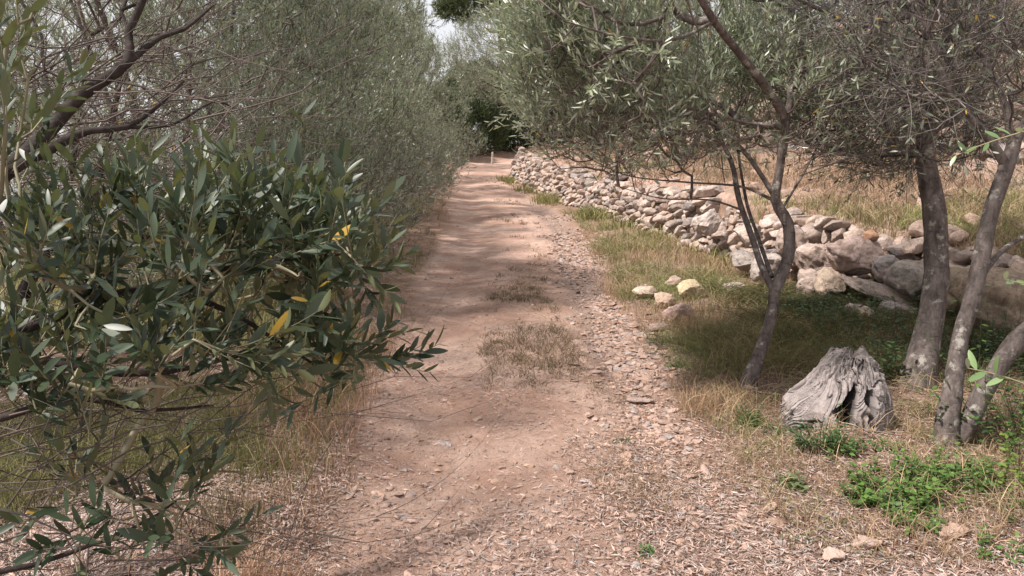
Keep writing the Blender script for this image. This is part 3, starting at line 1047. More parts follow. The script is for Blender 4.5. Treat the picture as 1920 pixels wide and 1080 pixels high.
# --- dark evergreen bushes closing the view at the bend
bushes = [(-4.0, 34.2, 2.0, 2.8, 91, 'dark evergreen bush at the far left end of the track'),
          (-1.9, 37.2, 1.9, 3.4, 92, 'tall dark evergreen bush straight ahead where the track turns'),
          (-2.2, 45.0, 2.6, 4.9, 97, 'tallest dark evergreen behind the turning of the track'),
          (2.0, 45.5, 2.8, 4.8, 98, 'tall dark evergreen right of the pine foot'),
          (0.5, 39.6, 2.0, 3.0, 93, 'low dark green bush behind the corner of the wall'),
          (5.0, 41.0, 2.4, 3.2, 94, 'green bush on the rise behind the thick olive trunk'),
          (-7.5, 40.0, 2.8, 3.6, 95, 'large evergreen bush hidden behind the left row of olives'),
          (9.5, 42.0, 3.0, 3.6, 96, 'broad evergreen bush far back on the rise, right of the others')]
for x, y, rw, hh, sd, lab in bushes:
    r = seeds(sd)
    z0 = float(H0(x, y))
    T = blob(r, (x, y, z0 + hh * .5), (rw, rw, hh * .62), 1100, .6, .1, .8, sd, .02)
    grow(sd, vase(r, x, y, z0, hh * .8, rw * .6, 3, .06), T, twig_n=3.2, twig_len=(.2, .4), leaf_n=12, leaf_L=(.07, .12), leaf_W=.42, leafy=1,
         kind='lo', up=.5, leaf_top=((.02, .032, .013), (.055, .075, .028)), name='evergreen_bush', label=lab, cat='bush',
         group='evergreen bushes at the bend', base=(x, y, z0), leafmat=M_WEED, yellow=0)

# --- pines rising behind
for (x, y, h, sd, lab, parts) in [
    (-.6, 46, 13.0, 101, 'tall pine tree rising beyond the bend against the sky', [(-2.0, 0, 8.4, 1.8, 1.8, .8), (.6, 0, 8.7, 2.0, 2.0, 1.1), (2.8, 0, 7.4, 2.2, 2.0, 1.2), (0, 0, 10.5, 3.0, 2.4, 1.4), (-1.2, 0, 4.4, 1.6, 1.6, 1.0), (1.4, 0, 4.4, 1.8, 1.6, 1.3)]),
    (5.5, 48, 12.0, 102, 'pine tree behind the upper terrace, crown hidden by the olives', [(0, 0, 8, 3.2, 3, 2.5), (0, 0, 11, 2.5, 2.5, 1.8), (-1, 0, 5, 2.8, 2.5, 2)])]:
    r = seeds(sd)
    z0 = float(H0(x, y))
    T = np.concatenate([blob(r, (x + a, y + b, z0 + c), (d, e, f), int(150 * d * f ** .5), .7, .15, .7, sd) for a, b, c, d, e, f in parts])
    grow(sd, [([(x, y, z0 - .2), (x + .1, y, z0 + h * .35), (x - .2, y, z0 + h * .7), (x, y, z0 + h * .98)], (.24, .19, .12, .04))], T, twig_n=4, twig_len=(.25, .5),
         leaf_n=26, leaf_L=(.12, .2), leaf_W=.14, leafy=1, kind='lo', up=.3, leaf_top=((.035, .052, .014), (.085, .105, .03)), name='pine_tree', label=lab,
         cat='pine tree', base=(x, y, z0), leafmat=M_PINE, bark=M_BARK_DARK, yellow=0, node_step=.25, twig_r=.006, pathw=.15)

# ------------------------------------------------------------------ dry-stone wall
def cnoise0(x, y): return .5 + .5 * fbm(x, y, None, .7, 3, 91)


rk = [rock_proto(3, s, 13, .035, 1) for s in range(200, 214)]


def stone_cols(n, r=rng, base=(.54, .455, .405)):
    c = np.array(base) * r.uniform(.78, 1.12, (n, 1))
    tint = r.random((n, 1))
    c = c * (1 - .3 * (tint > .82)) + np.array([.025, .0, -.02]) * (r.random((n, 1)) < .3)
    g = r.random(n) < .12
    c[g] = np.array([.36, .33, .32]) * r.uniform(.8, 1.15, (g.sum(), 1))
    return np.clip(c, .05, .7)


r = seeds(300)
ys = np.linspace(5.6, 29.5, 3000)
xs = xw(ys) + .06 * noise(ys, ys * 0, None, .8, 4)
seg = np.concatenate([[0], np.cumsum(np.hypot(np.diff(xs), np.diff(ys)))])
wb = Buf()
pos, scl, dep = [], [], []
z = 0.0
course = 0
while z < .82:
    s = r.uniform(0, .1)
    hcourse = r.uniform(.075, .115)
    while s < seg[-1]:
        wd = r.uniform(.08, .21)
        x_, y_ = np.interp(s + wd / 2, seg, xs), np.interp(s + wd / 2, seg, ys)
        top = wall_h(y_) - .03 + .14 * float(noise(y_, 0, None, .9, 8))
        crumble = float(noise(y_, 3, None, .55, 12))
        if z + hcourse * .5 < top and not (crumble > .55 and z > .2):
            zz = z + hcourse / 2 + r.normal(0, .012)
            lean = .26 * z
            pos.append([x_ + .05 + lean + r.normal(0, .03), y_ + r.normal(0, .02), float(H0(xw(y_) - .1, y_)) + zz])
            scl.append([wd * .62, r.uniform(.12, .2), hcourse * r.uniform(.62, .85)])
            i = np.searchsorted(seg, s)
            i = min(max(i, 5), len(xs) - 6)
            dep.append(math.atan2(ys[i + 5] - ys[i - 5], xs[i + 5] - xs[i - 5]))
        s += wd * 1.02
    z += hcourse * .98
    course += 1
pos, scl, dep = np.array(pos), np.array(scl), np.array(dep)
n = len(pos)
a = dep + r.normal(0, .15, n)
tl = r.normal(0, .2, n)
tl[r.random(n) < .5] += .7
ca, sa = np.cos(a), np.sin(a)
Z, O = np.zeros(n), np.ones(n)
Rz = np.stack([np.stack([ca, -sa, Z], -1), np.stack([sa, ca, Z], -1), np.stack([Z, Z, O], -1)], 1)
cy, sy = np.cos(tl), np.sin(tl)
Ry = np.stack([np.stack([cy, Z, sy], -1), np.stack([Z, O, Z], -1), np.stack([-sy, Z, cy], -1)], 1)
scatter(wb, rk, pos, scl, Rz @ Ry, stone_cols(n, r), r)
n = 420
yy = r.uniform(5.3, 9.5, n)
hz = r.random(n)
xx = xw(yy) + .02 + .3 * hz + r.normal(0, .06, n)
ss = .03 + .06 * r.random(n) ** 1.5
scatter(wb, rk, np.stack([xx, yy, H0(xw(yy) - .1, yy) + hz * .55], -1), np.stack([ss * r.uniform(1, 1.7, n), ss * r.uniform(.9, 1.4, n), ss * r.uniform(.6, 1, n)], -1), rand_rot(n, .5, r), stone_cols(n, r), r)
wl = wb.build('dry_stone_wall', M_STONE, None, False)
tag(wl, 'long crumbling dry-stone wall of pale limestone curving along the right of the track', 'stone wall')

# upper broken terrace wall of the slope
r = seeds(310)
ub = Buf()
n = 520
yy = r.uniform(8.5, 24, n)
hh = r.random(n)
dw = 3.45 + r.normal(0, .18, n) - .5 * noise(xw(yy) + 3.5, yy, None, .4, 9)
xx = xw(yy) + dw
zz = H0(xx + .1, yy) + r.uniform(-.1, .12, n)
scatter(ub, rk, np.stack([xx, yy, zz], -1), np.stack([r.uniform(.12, .3, n), r.uniform(.12, .25, n), r.uniform(.09, .19, n)], -1), rand_rot(n, .4, r), stone_cols(n, r, (.52, .41, .35)), r)
tag(ub.build('terrace_wall', M_STONE, None, False), 'broken upper terrace wall of pinkish stones part way up the slope', 'stone wall')


r = seeds(320)
tb = Buf()
n = 1700
yy = 5.5 + 20 * r.random(n) ** 1.3
xx = xw(yy) + .35 + 8 * r.random(n) ** 1.3
k = r.random(n) < .25 + .6 * sstep(.5, .7, cnoise0(xx, yy))
xx, yy = xx[k], yy[k]
n = len(xx)
ss = .025 + .12 * r.random(n) ** 3
scatter(tb, rk, np.stack([xx, yy, H0(xx, yy) + ss * .2], -1), np.stack([ss * r.uniform(1, 1.5, n), ss * r.uniform(.8, 1.3, n), ss * r.uniform(.5, .9, n)], -1), rand_rot(n, .4, r), stone_cols(n, r, (.50, .38, .32)), r)
tag(tb.build('rubble', M_STONE, None, False), 'pinkish rubble stones scattered over the terrace above the wall', 'rubble', kind='stuff')


def add_rock(name, px, py, size, seed, label, col, group=None, yaw=0., tilt=0., planes=10, sub=5, rough=.07, sink=.25, d=None, cat='rock', roll=0.):
    V, F = rock_proto(sub, seed, planes, rough)
    V = V * (np.array(size) * (.45 if d is not None else .5) / .72)
    p = gp(px, py) if d is None else at(px, py, d)
    R = np.array((Matrix.Rotation(yaw, 3, 'Z') @ Matrix.Rotation(tilt, 3, 'X') @ Matrix.Rotation(roll, 3, 'Y')))
    V = V @ R.T
    lift = (-V[:, 2].min()) * (1 - 2 * sink) if d is None else 0
    c = np.tile(col, (len(V), 1))
    o = mesh_obj(name, V, [F], M_STONE, None, c, True)
    o.location = (p[0], p[1], p[2] + lift)
    tag(o, label, cat, group)
    return o


G = 'boulders at the near end of the wall'
PK, GR, OC = (.46, .375, .33), (.34, .31, .30), (.47, .38, .28)
DW = 6.9
boul = [
    (1525, 490, (.34, .3, .30), 401, 'pale pitted boulder just right of the forked olive stem', PK, 7.2),
    (1600, 482, (.44, .38, .31), 402, 'largest round pitted boulder of the wall, below the flat orange stone', (.46, .36, .32), 6.75),
    (1560, 530, (.24, .3, .22), 403, 'angular tan stone under the largest pitted boulder', (.42, .345, .275), 6.75),
    (1520, 533, (.26, .3, .26), 404, 'tan wedge-shaped stone low in the wall by the forked trunk', PK, 6.9),
    (1662, 505, (.24, .25, .22), 405, 'small brown stone with a split face between two boulders', GR, 6.55),
    (1690, 520, (.24, .25, .22), 406, 'dark grey smooth stone left of the stout trunk', (.22, .20, .20), 6.4),
    (1718, 525, (.40, .35, .28), 407, 'rounded mossy boulder partly behind the stout trunk', (.36, .32, .28), 6.35),
    (1655, 555, (.62, .3, .16), 408, 'long flat slab slanting under the round boulder', (.37, .31, .27), 6.4),
    (1675, 585, (.3, .25, .14), 409, 'grey flat stone at the foot of the wall under the slanting slab', GR, 6.2),
    (1795, 545, (.32, .4, .30), 410, 'tan stone between the stout trunk and the double-stemmed tree', (.38, .31, .22), 5.9),
    (1870, 570, (.62, .5, .50), 411, 'big brown boulder behind the double-stemmed tree', (.34, .27, .20), 5.7),
    (1605, 585, (.22, .22, .13), 412, 'small pale stone half buried in dark weeds below the wall', PK, 6.1),
    (1330, 418, (.30, .3, .26), 413, 'white angular boulder left of the forked stem on the wall', (.56, .50, .46), 9.0),
    (1405, 440, (.27, .3, .24), 414, 'pale boulder seen just behind the thin forked stems', (.50, .42, .37), 8.0),
    (1402, 488, (.30, .3, .20), 415, 'grey weathered stone low in the wall left of the forked stem', (.33, .30, .28), 7.9),
    (1440, 500, (.3, .3, .28), 416, 'grey stone filling the wall directly behind the fork', (.45, .41, .38), 7.5),
    (1482, 450, (.3, .3, .3), 417, 'pink-grey stone on the wall top right behind the curved stem', PK, 7.5),
]
for px, py, sz, sd, lab, c, d in boul:
    add_rock('boulder', px, py, sz, sd, lab, c, G, yaw=rng.uniform(-.4, .4), tilt=rng.uniform(-.2, .2), roll=rng.uniform(-.25, .25) if sd != 408 else .38, d=d, rough=.13, planes=13, cat='boulder')

G = 'loose rocks beside the track'
loose = [
    (1208, 545, (.19, .15, .075), 421, 'pale grey flat rock lying on top of the cream one in the grass', (.52, .45, .44)),
    (1212, 562, (.21, .16, .09), 422, 'cream mottled rock under the flat grey one', (.56, .47, .38)),
    (1245, 575, (.15, .13, .13), 423, 'upright tan rock in the middle of the little rock pile', (.55, .42, .33)),
    (1262, 545, (.19, .13, .11), 424, 'long pinkish rock leaning behind the rock pile', (.50, .38, .33)),
    (1298, 562, (.26, .19, .15), 425, 'rounded yellow rock with lichen in the green grass', (.55, .46, .30)),
    (1273, 600, (.20, .17, .15), 426, 'round-topped brown rock with a dark broken underside', (.47, .35, .31)),
    (1236, 618, (.16, .10, .06), 427, 'thin brown slab at the stony rut edge', (.42, .32, .28)),
    (1375, 552, (.16, .14, .11), 428, 'white rock left of the forked trunk in dry grass', (.58, .50, .45)),
    (1200, 757, (.13, .09, .03), 429, 'flat pinkish slab lying alone on the leaf litter', (.45, .36, .33)),
    (1108, 655, (.13, .05, .025), 430, 'long thin stone poking out of the stony rut', (.38, .29, .26)),
    (1405, 742, (.07, .06, .05), 431, 'pinkish stone at the foot of the forked tree', (.45, .33, .29)),
    (1625, 1022, (.09, .07, .04), 432, 'small pale rock right of the track at the bottom', (.56, .43, .37)),
    (1560, 1045, (.07, .06, .04), 433, 'lone chalky stone near the bottom edge of the litter', (.60, .47, .40)),
    (1790, 1005, (.11, .08, .04), 434, 'flat tan stone in the weeds at lower right', (.52, .38, .30)),
]
for px, py, sz, sd, lab, c in loose:
    add_rock('loose_rock', px, py, sz, sd, lab, c, G, yaw=rng.uniform(-.5, .5), tilt=rng.uniform(-.2, .2), sub=5, sink=.14, planes=16, rough=.10)
add_rock('flat_stone', 1634, 443, (.15, .15, .09), 441, 'flat orange stone balanced on the wall top', (.62, .37, .24), d=6.7, sub=4, cat='rock')

# ------------------------------------------------------------------ weathered stump
def stump_mat():
    m, t, b, o = newmat('weathered_wood')
    a = N(t, 'ShaderNodeAttribute', attribute_name='Col')
    tc = N(t, 'ShaderNodeTexCoord')
    n1 = N(t, 'ShaderNodeTexNoise', Scale=30.0, Detail=7.0, Roughness=.7)
    t.links.new(tc.outputs['Object'], n1.inputs['Vector'])
    c = mixc(t, 1.0, a.outputs['Color'], ramp(t, n1.outputs['Fac'], .3, .7, (.62, .6, .6), (1.2, 1.18, 1.18)), 'MULTIPLY')
    t.links.new(c, b.inputs['Base Color'])
    b.inputs['Roughness'].default_value = .85
    b.inputs['Specular IOR Level'].default_value = .25
    bp = N(t, 'ShaderNodeBump', Strength=.5, Distance=.006)
    t.links.new(n1.outputs['Fac'], bp.inputs['Height'])
    t.links.new(bp.outputs['Normal'], b.inputs['Normal'])
    return m


sp_ = gp(1583, 806)
nth, nh = 520, 220
TH, HH = np.meshgrid(np.linspace(0, 2 * np.pi, nth, endpoint=False), np.linspace(0, 1, nh))
# TH: 0 = +x (right), pi = left, -pi/2 (3pi/2) = towards the camera
cx_, cy_ = np.cos(TH), np.sin(TH)
flare = (1 - HH) ** 1.25
left = np.clip(-cx_, 0, 1) ** 2
front = np.clip(-cy_, 0, 1)
hk = [0, .3, .385, .55, .71, .89, .96, 1.0]
lf_ = np.interp(HH, hk, [.31, .29, .262, .184, .137, .065, .03, -.0])
rt_ = np.interp(HH, hk, [.30, .282, .276, .255, .214, .168, .15, .125])
rad_ = (lf_ + rt_) / 2
cen_ = (rt_ - lf_) / 2
R0 = rad_ * (1 - .10 * np.abs(cy_) * (1 - HH))
lob = .022 * fbm(cx_ * 1.2, cy_ * 1.2, HH * 1.2, 2.2, 3, 70) + .012 * np.sin(TH * 7 + 2 + 2.2 * HH)
R0 = R0 + lob * (1 - HH * .5)
tw_ = TH + .9 * (HH - .5) ** 2 + .35 * noise(cx_ * 1.5, cy_ * 1.5, HH * 2, 1.6, 7)
stri = fbm(np.cos(tw_) * 3.2, np.sin(tw_) * 3.2, HH * .55, 3.4, 4, 71)
crack = np.abs(noise(np.cos(tw_) * 2.6, np.sin(tw_) * 2.6, HH * .7, 3.1, 75))
crackm = np.maximum(sstep(.10, .0, crack), .8 * sstep(.07, .0, np.abs(noise(np.cos(tw_) * 5, np.sin(tw_) * 5, HH * 1.1, 3.3, 76))))
R0 = R0 + .015 * stri - .020 * crackm + .006 * fbm(cx_, cy_, HH * 1.5, 14, 3, 72)
R0 = R0 + .03 * fbm(np.cos(TH), np.sin(TH), HH * 2.5, 3.5, 4, 79) * sstep(.55, .9, HH)


def cav(th0, h0, wt, wh, depth):
    d = (np.angle(np.exp(1j * (TH - th0))) + .15 * noise(HH, TH, None, 6, 5)) / wt
    e = (HH - h0) / wh
    return depth * sstep(1.0, .55, np.sqrt(d * d + e * e))


cv = cav(-1.66, .30, .20, .42, .20) + cav(-1.24, .36, .12, .27, .14) + cav(-2.35, .0, .20, .16, .16) + cav(-.72, .22, .16, .18, .11) + cav(-1.55, .0, .3, .12, .12) + cav(-1.0, .66, .22, .035, .05)
R0 = np.maximum(R0 - cv, .03)
htop = .385
ztop = HH * htop * (1 - .0 * cx_)
skew = cen_
SX = cx_ * R0 + skew
SY = cy_ * R0 * .75 + .03 * HH
SZ = ztop + (.05 * fbm(np.cos(TH) * 2, np.sin(TH) * 2, HH * 4, 2.2, 4, 83) + .022 * noise(np.cos(TH), np.sin(TH), HH, 11, 84)) * sstep(.45, .9, HH) - .03
SV = np.stack([SX, SY, SZ], -1).reshape(-1, 3)
ii = np.arange(nth * nh).reshape(nh, nth)
SQ = np.stack([ii[:-1], np.roll(ii[:-1], -1, 1), np.roll(ii[1:], -1, 1), ii[1:]], -1).reshape(-1, 4)
topc = np.array([[SX[-1].mean(), SY[-1].mean(), SZ[-1].mean() - .03]])
SV = np.vstack([SV, topc])
ST = np.stack([ii[-1], np.roll(ii[-1], -1), np.full(nth, nth * nh)], -1)
wood = np.array([.32, .285, .27])
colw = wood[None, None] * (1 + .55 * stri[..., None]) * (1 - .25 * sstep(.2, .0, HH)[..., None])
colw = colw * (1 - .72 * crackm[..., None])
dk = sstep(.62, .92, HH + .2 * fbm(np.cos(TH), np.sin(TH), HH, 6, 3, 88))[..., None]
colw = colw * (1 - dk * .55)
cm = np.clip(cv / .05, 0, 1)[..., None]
colw = colw * (1 - cm * .8)        # shade inside the hollows painted into the wood colour
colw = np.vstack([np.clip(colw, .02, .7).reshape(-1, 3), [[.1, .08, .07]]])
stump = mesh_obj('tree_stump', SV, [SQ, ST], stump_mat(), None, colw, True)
stump.location = (sp_[0], sp_[1] + .1, sp_[2] - .0)
tag(stump, 'weathered grey gnarled tree stump with dark hollows, beside the track', 'tree stump')

# ------------------------------------------------------------------ scattering helpers
def fr_points(n, y0, y1, pw=1.6, margin=1.15, r=rng, xmin=-99, xmax=99):
    u = r.random(n)
    e = 1 - pw
    y = (y0 ** e + u * (y1 ** e - y0 ** e)) ** (1 / e)
    hw = .70 * y * margin + .5
    x = r.uniform(-1, 1, n) * hw
    k = (x > xmin) & (x < xmax)
    return x[k], y[k]


def cnoise(x, y, s, seed): return .5 + .5 * fbm(x, y, None, s, 3, seed)


# gravel and rut stones
r = seeds(500)
gk = [rock_proto(1, s, 6, .08, .55) for s in range(501, 509)]
gk2 = [rock_proto(2, s, 8, .06, .55) for s in range(511, 519)]
gb = Buf()
x, y = fr_points(300000, 2.2, 26, 2.0, 1.0, r)
L, R = xl(y), xr(y)
inp = sstep(-.1, .1, np.minimum(x - L, R - x))
rut = np.exp(-((x - (R - .20)) / .20) ** 2) * sstep(2.6, 4.6, y) * (.35 + .65 * sstep(.35, .55, cnoise(x, y, .8, 61)))
dens = .55 * inp * (.15 + 1.3 * cnoise(x, y, 1.2, 62) ** 2) + 1.3 * rut + .05 * (x > R) * (x < xw(y) + 3)
k = r.random(len(x)) < dens * .6
x, y, rut = x[k], y[k], rut[k]
sz = .0035 * (1 / np.maximum(r.random(len(x)), .012)) ** .42 + .018 * rut * r.random(len(x)) ** 2
sz = np.minimum(sz, .05)
soil = (r.random(len(x)) < .6) & (sz < .012)
big = sz > .014
z = H(x, y)
cc = stone_cols(len(x), r, (.45, .33, .275))
cc[soil] = np.array([.36, .235, .175]) * r.uniform(.8, 1.2, (soil.sum(), 1))
S3 = np.stack([sz * r.uniform(.9, 1.6, len(x)), sz * r.uniform(.8, 1.2, len(x)), sz * r.uniform(.6, 1.0, len(x))], -1)
P3 = np.stack([x, y, z + sz * .12], -1)
RR = rand_rot(len(x), .22, r)
scatter(gb, gk, P3[~big], S3[~big], RR[~big], cc[~big], r)
scatter(gb, gk2, P3[big], S3[big], RR[big], cc[big], r)
# flat angular fragments packed in the washed-out rut
n = 8000
y2 = 2.9 + 11 * r.random(n) ** 1.5
x2 = xr(y2) - .14 + r.normal(0, .17, n) + .06 * noise(y2, y2, None, .9, 6)
k = r.random(n) < (.06 + .94 * sstep(.36, .56, cnoise(x2, y2, .9, 61))) * sstep(3.4, 4.8, y2) + .04
x2, y2 = x2[k], y2[k]
n = len(x2)
s2 = .008 + .026 * r.random(n) ** 2.2
scatter(gb, gk2, np.stack([x2, y2, H(x2, y2) + s2 * .15], -1), np.stack([s2 * r.uniform(1, 1.9, n), s2 * r.uniform(.8, 1.3, n), s2 * r.uniform(.35, .7, n)], -1),
        rand_rot(n, .25, r), stone_cols(n, r, (.44, .325, .275)), r)
tag(gb.build('gravel', M_GRAVEL, None, False), 'pinkish gravel and flat stones strewn on the track and its right-hand rut', 'gravel', kind='stuff')
print('gravel', len(x))

# dry leaf litter
r = seeds(520)
lb = Buf()
x, y = fr_points(460000, 2.1, 15, 1.9, 1.1, r)
L, R, W = xl(y), xr(y), xw(y)
inp = sstep(-.12, .15, np.minimum(x - L, R - x))
nz = cnoise(x, y, 1.5, 63)
dens = (1 - inp) * (x < W + .2) * (.65 + .4 * nz)
dens += inp * sstep(5.2, 2.8, y) * sstep(.15, .8, x + .5 * (nz - .5)) * .8
dens += inp * (.07 + .33 * sstep(.42, .7, nz))
dens += (x > W + .3) * .55
dens *= np.where(x < L, 1.0, .75)
k = r.random(len(x)) < np.clip(dens, 0, 1) * .75
x, y = x[k], y[k]
n = len(x)
a = r.uniform(0, 2 * np.pi, n)
ax = np.stack([np.cos(a), np.sin(a), r.normal(0, .2, n)], -1)
nm = norm(np.stack([r.normal(0, .35, n), r.normal(0, .35, n), np.ones(n)], -1))
c = np.array([.46, .325, .27]) * r.uniform(.4, 1.25, (n, 1))
g = r.random(n) < .3
c[g] = np.array([.33, .30, .275]) * r.uniform(.6, 1.4, (g.sum(), 1))
g = r.random(n) < .18
c[g] = np.array([.17, .10, .07]) * r.uniform(.6, 1.3, (g.sum(), 1))
Ls = r.uniform(.014, .046, n)
leaves(lb, np.stack([x, y, H(x, y) + r.uniform(.002, .014, n)], -1), ax, nm, Ls, Ls * r.uniform(.10, .2, n), np.clip(c, 0, .75), 'lo', r.uniform(-3, 3, n))
tag(lb.build('leaf_litter', M_LITTER, None, False), 'dry curled olive leaves littering the verges and lower right of the track', 'leaf litter', kind='stuff')
print('litter', n)


# grass
def tufts(name, label, x, y, h, spread, per, cols, width=.0022, lean=.35, flop=0.0, mat=M_GRASS, r=rng, seedheads=0.0):
    n = len(x)
    if np.ndim(h) == 0:
        h = np.full(n, h)
    X = np.repeat(x, per) + r.normal(0, spread, n * per)
    Y = np.repeat(y, per) + r.normal(0, spread, n * per)
    hh = np.repeat(h, per) * r.uniform(.35, 1.15, n * per)
    base = np.stack([X, Y, H(X, Y) - .004], -1)
    d = r.normal(0, lean, (n * per, 2))
    d[:, 0] += .6 * (X - np.repeat(x, per)) / max(spread, .001) * lean * .6
    d[:, 1] += .6 * (Y - np.repeat(y, per)) / max(spread, .001) * lean * .6
    f = flop * r.random(n * per)
    tip = base + np.stack([d[:, 0] * hh * (1 + 2 * f), d[:, 1] * hh * (1 + 2 * f), hh * (1 - .75 * f)], -1)
    bend = np.stack([-d[:, 0] * hh * .5, -d[:, 1] * hh * .5, hh * (.25 + .5 * f)], -1)
    c0, c1 = np.array(cols[0]), np.array(cols[1])
    m = r.random((n * per, 1)) ** 1.3
    tu = np.repeat(r.random((n, 1)), per, 0)
    col = (c0 + (c1 - c0) * np.clip(.6 * m + .5 * tu, 0, 1.1)) * r.uniform(.6, 1.3, (n * per, 1))
    hy = sstep(4, 12, Y)
    width = width * (1.45 + 1.2 * hy)
    bf = Buf()
    blades(bf, base, tip, bend, width * r.uniform(.6, 1.5, n * per), col * .85, col * 1.1)
    o = bf.build(name, mat, None, False)
    tag(o, label, 'grass', kind='stuff')
    print(name, n * per)
    return o


STRAW = ((.30, .185, .11), (.56, .42, .27))
RED = ((.30, .17, .11), (.55, .38, .26))
OLIVEG = ((.12, .13, .045), (.30, .28, .12))
GREEN = ((.055, .085, .025), (.14, .19, .06))
DARKG = ((.025, .045, .014), (.07, .10, .03))

r = seeds(540)
# left verge straw
x, y = fr_points(60000, 2.2, 26, 1.9, 1.1, r)
L = xl(y)
nz = cnoise(x, y, 1.3, 64)
dd = L - x
k = (dd > -.02) & (dd < .75) & (r.random(len(x)) < .15 * sstep(.45, .7, nz) * sstep(.8, .2, dd) + .012)
tufts('dry_grass', 'sparse reddish straw grass along the left edge of the track', x[k], y[k], .10 + .10 * nz[k], .03, 9, RED, lean=.35, r=r)
k = (dd > .1) & (dd < 3.5) & (r.random(len(x)) < .35 * sstep(.5, .72, cnoise(x, y, .9, 65)))
tufts('olive_green_grass', 'brownish green grass under the olives at the left', x[k], y[k], .14, .05, 12, OLIVEG, lean=.4, r=r)
# named near tufts on the left: tall straw at the path edge, dull green clump below
for nm, lab, pts, h, per, cols, sp, ln in [
    ('straw_grass', 'tall pale straw tufts by the track at lower left', [(545, 880), (590, 940), (560, 800), (520, 760), (600, 830), (640, 790), (570, 1000), (610, 720), (450, 800), (500, 860)], .20, 55, RED, .055, .32),
    ('clump_grass', 'dull green grass clump at the bottom left by the bare earth', [(385, 1040), (430, 1010), (460, 1040), (350, 1000), (400, 980), (440, 960), (470, 990)], .17, 60, ((.09, .075, .035), (.24, .20, .10)), .05, .35),
    ('verge_grass', 'green-brown grass tufts beneath the large-leaved boughs', [(480, 740), (500, 720), (520, 750), (660, 600), (745, 600), (740, 570), (700, 640), (620, 760), (790, 480), (800, 440)], .15, 34, ((.08, .085, .03), (.24, .2, .10)), .06, .35)]:
    G3 = np.array([gp(px, py) for px, py in pts])
    tufts(nm, lab, G3[:, 0], G3[:, 1], h, sp, per, cols, lean=ln, r=r, width=.0016)
for nm, lab, pts, h, per, cols, sp, ln in [
    ('tuft_grass', 'yellow-green grass tufts around the slim forked trunk', [(1430, 640), (1400, 670), (1375, 640), (1360, 690), (1440, 690), (1345, 655), (1390, 600), (1410, 560), (1450, 600), (1330, 700), (1470, 650), (1300, 640)], .17, 80, ((.11, .13, .04), (.36, .34, .15)), .09, .45),
    ('long_grass', 'mixed green and straw tufts between the loose rocks and the wall', [(1160, 450), (1200, 470), (1240, 480), (1280, 500), (1320, 520), (1180, 500), (1150, 490), (1220, 510), (1340, 545), (1300, 530), (1260, 515), (1230, 450), (1190, 440), (1130, 470), (1350, 580), (1340, 610), (1290, 610), (1380, 520)], .17, 90, ((.12, .14, .05), (.42, .37, .19)), .14, .4),
    ('rust_grass', 'rusty dry grass strip along the inner side of the right verge', [(1120, 480), (1140, 520), (1160, 560), (1100, 450), (1210, 600), (1240, 640), (1270, 720), (1300, 760)], .10, 60, ((.26, .15, .09), (.46, .32, .20)), .10, .5),
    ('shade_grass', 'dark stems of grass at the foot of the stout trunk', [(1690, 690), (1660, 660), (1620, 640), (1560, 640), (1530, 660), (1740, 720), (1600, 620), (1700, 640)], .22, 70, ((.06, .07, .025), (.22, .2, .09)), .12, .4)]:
    G3 = np.array([gp(px, py) for px, py in pts])
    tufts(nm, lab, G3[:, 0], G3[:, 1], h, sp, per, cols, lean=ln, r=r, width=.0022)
# sunlit meadow left behind the boughs
x, y = fr_points(26000, 5, 16, 1.3, 1.0, r, xmax=-1.6)
k = r.random(len(x)) < .45
tufts('meadow_grass', 'sunny yellow-green grass seen between the leaves on the left', x[k], y[k], .16, .07, 9, ((.22, .21, .075), (.50, .46, .22)), width=.004, r=r)

# centre strip of the track
x, y = fr_points(60000, 2.2, 24, 1.5, 1.0, r, -1.2, 1.3)
cxn = (xl(y) + xr(y)) / 2 + .12
nz = cnoise(x, y, 1.1, 66)
k = (np.abs(x - cxn) < .33 + .2 * (nz - .5)) & (r.random(len(x)) < (.30 * sstep(.42, .6, nz) + .6 * np.exp(-((y - 7.3) / 1.7) ** 2) * sstep(.3, .5, nz)) * sstep(4.3, 5.2, y))
tufts('track_grass', 'short trampled grey-green grass in the middle of the track', x[k], y[k], .05, .03, 13, ((.12, .095, .055), (.27, .21, .125)), width=.002, lean=.7, r=r)
x, y = fr_points(26000, 2.2, 6.5, 1.6, 1.0, r, .1, 1.7)
nz = cnoise(x, y, 1.8, 67)
k = r.random(len(x)) < .40 * sstep(.5, .7, nz) * sstep(.1, .5, x)
tufts('trampled_grass', 'short dry brown grass tufts on the right half of the track', x[k], y[k], .045, .025, 9, ((.22, .14, .085), (.46, .33, .21)), width=.0018, lean=.7, r=r)

# right verge between rut and wall
x, y = fr_points(110000, 2.6, 26, 1.7, 1.0, r, 0)
R, W = xr(y), xw(y)
nz = cnoise(x, y, 1.2, 68)
n2 = cnoise(x, y, .8, 69)
inv = (x > R + .02 - .25 * (nz - .5)) & (x < W + .05)
near = sstep(2.4, 4.2, y) * (1 - .7 * sstep(1.3, 1.7, x) * sstep(5.2, 4.4, y))
k = inv & (r.random(len(x)) < .38 * near * sstep(.42, .66, nz) * .8 + .02)
tufts('verge_straw', 'straw-coloured grass between the stony rut and the wall', x[k], y[k], .09 + .06 * n2[k], .035, 9, STRAW, r=r, width=.0022, lean=.45)
k = inv & (x > R + .12) & (r.random(len(x)) < .34 * near * sstep(.49, .6, n2) * (.12 + .88 * sstep(4.9, 5.6, y)) * sstep(.1, .5, W - x))
tufts('green_grass', 'yellow-green grass tufts between the track and the wall', x[k], y[k], .09 + .07 * nz[k], .035, 11, ((.12, .15, .05), (.34, .33, .15)), r=r, width=.0022, lean=.55, flop=.4)
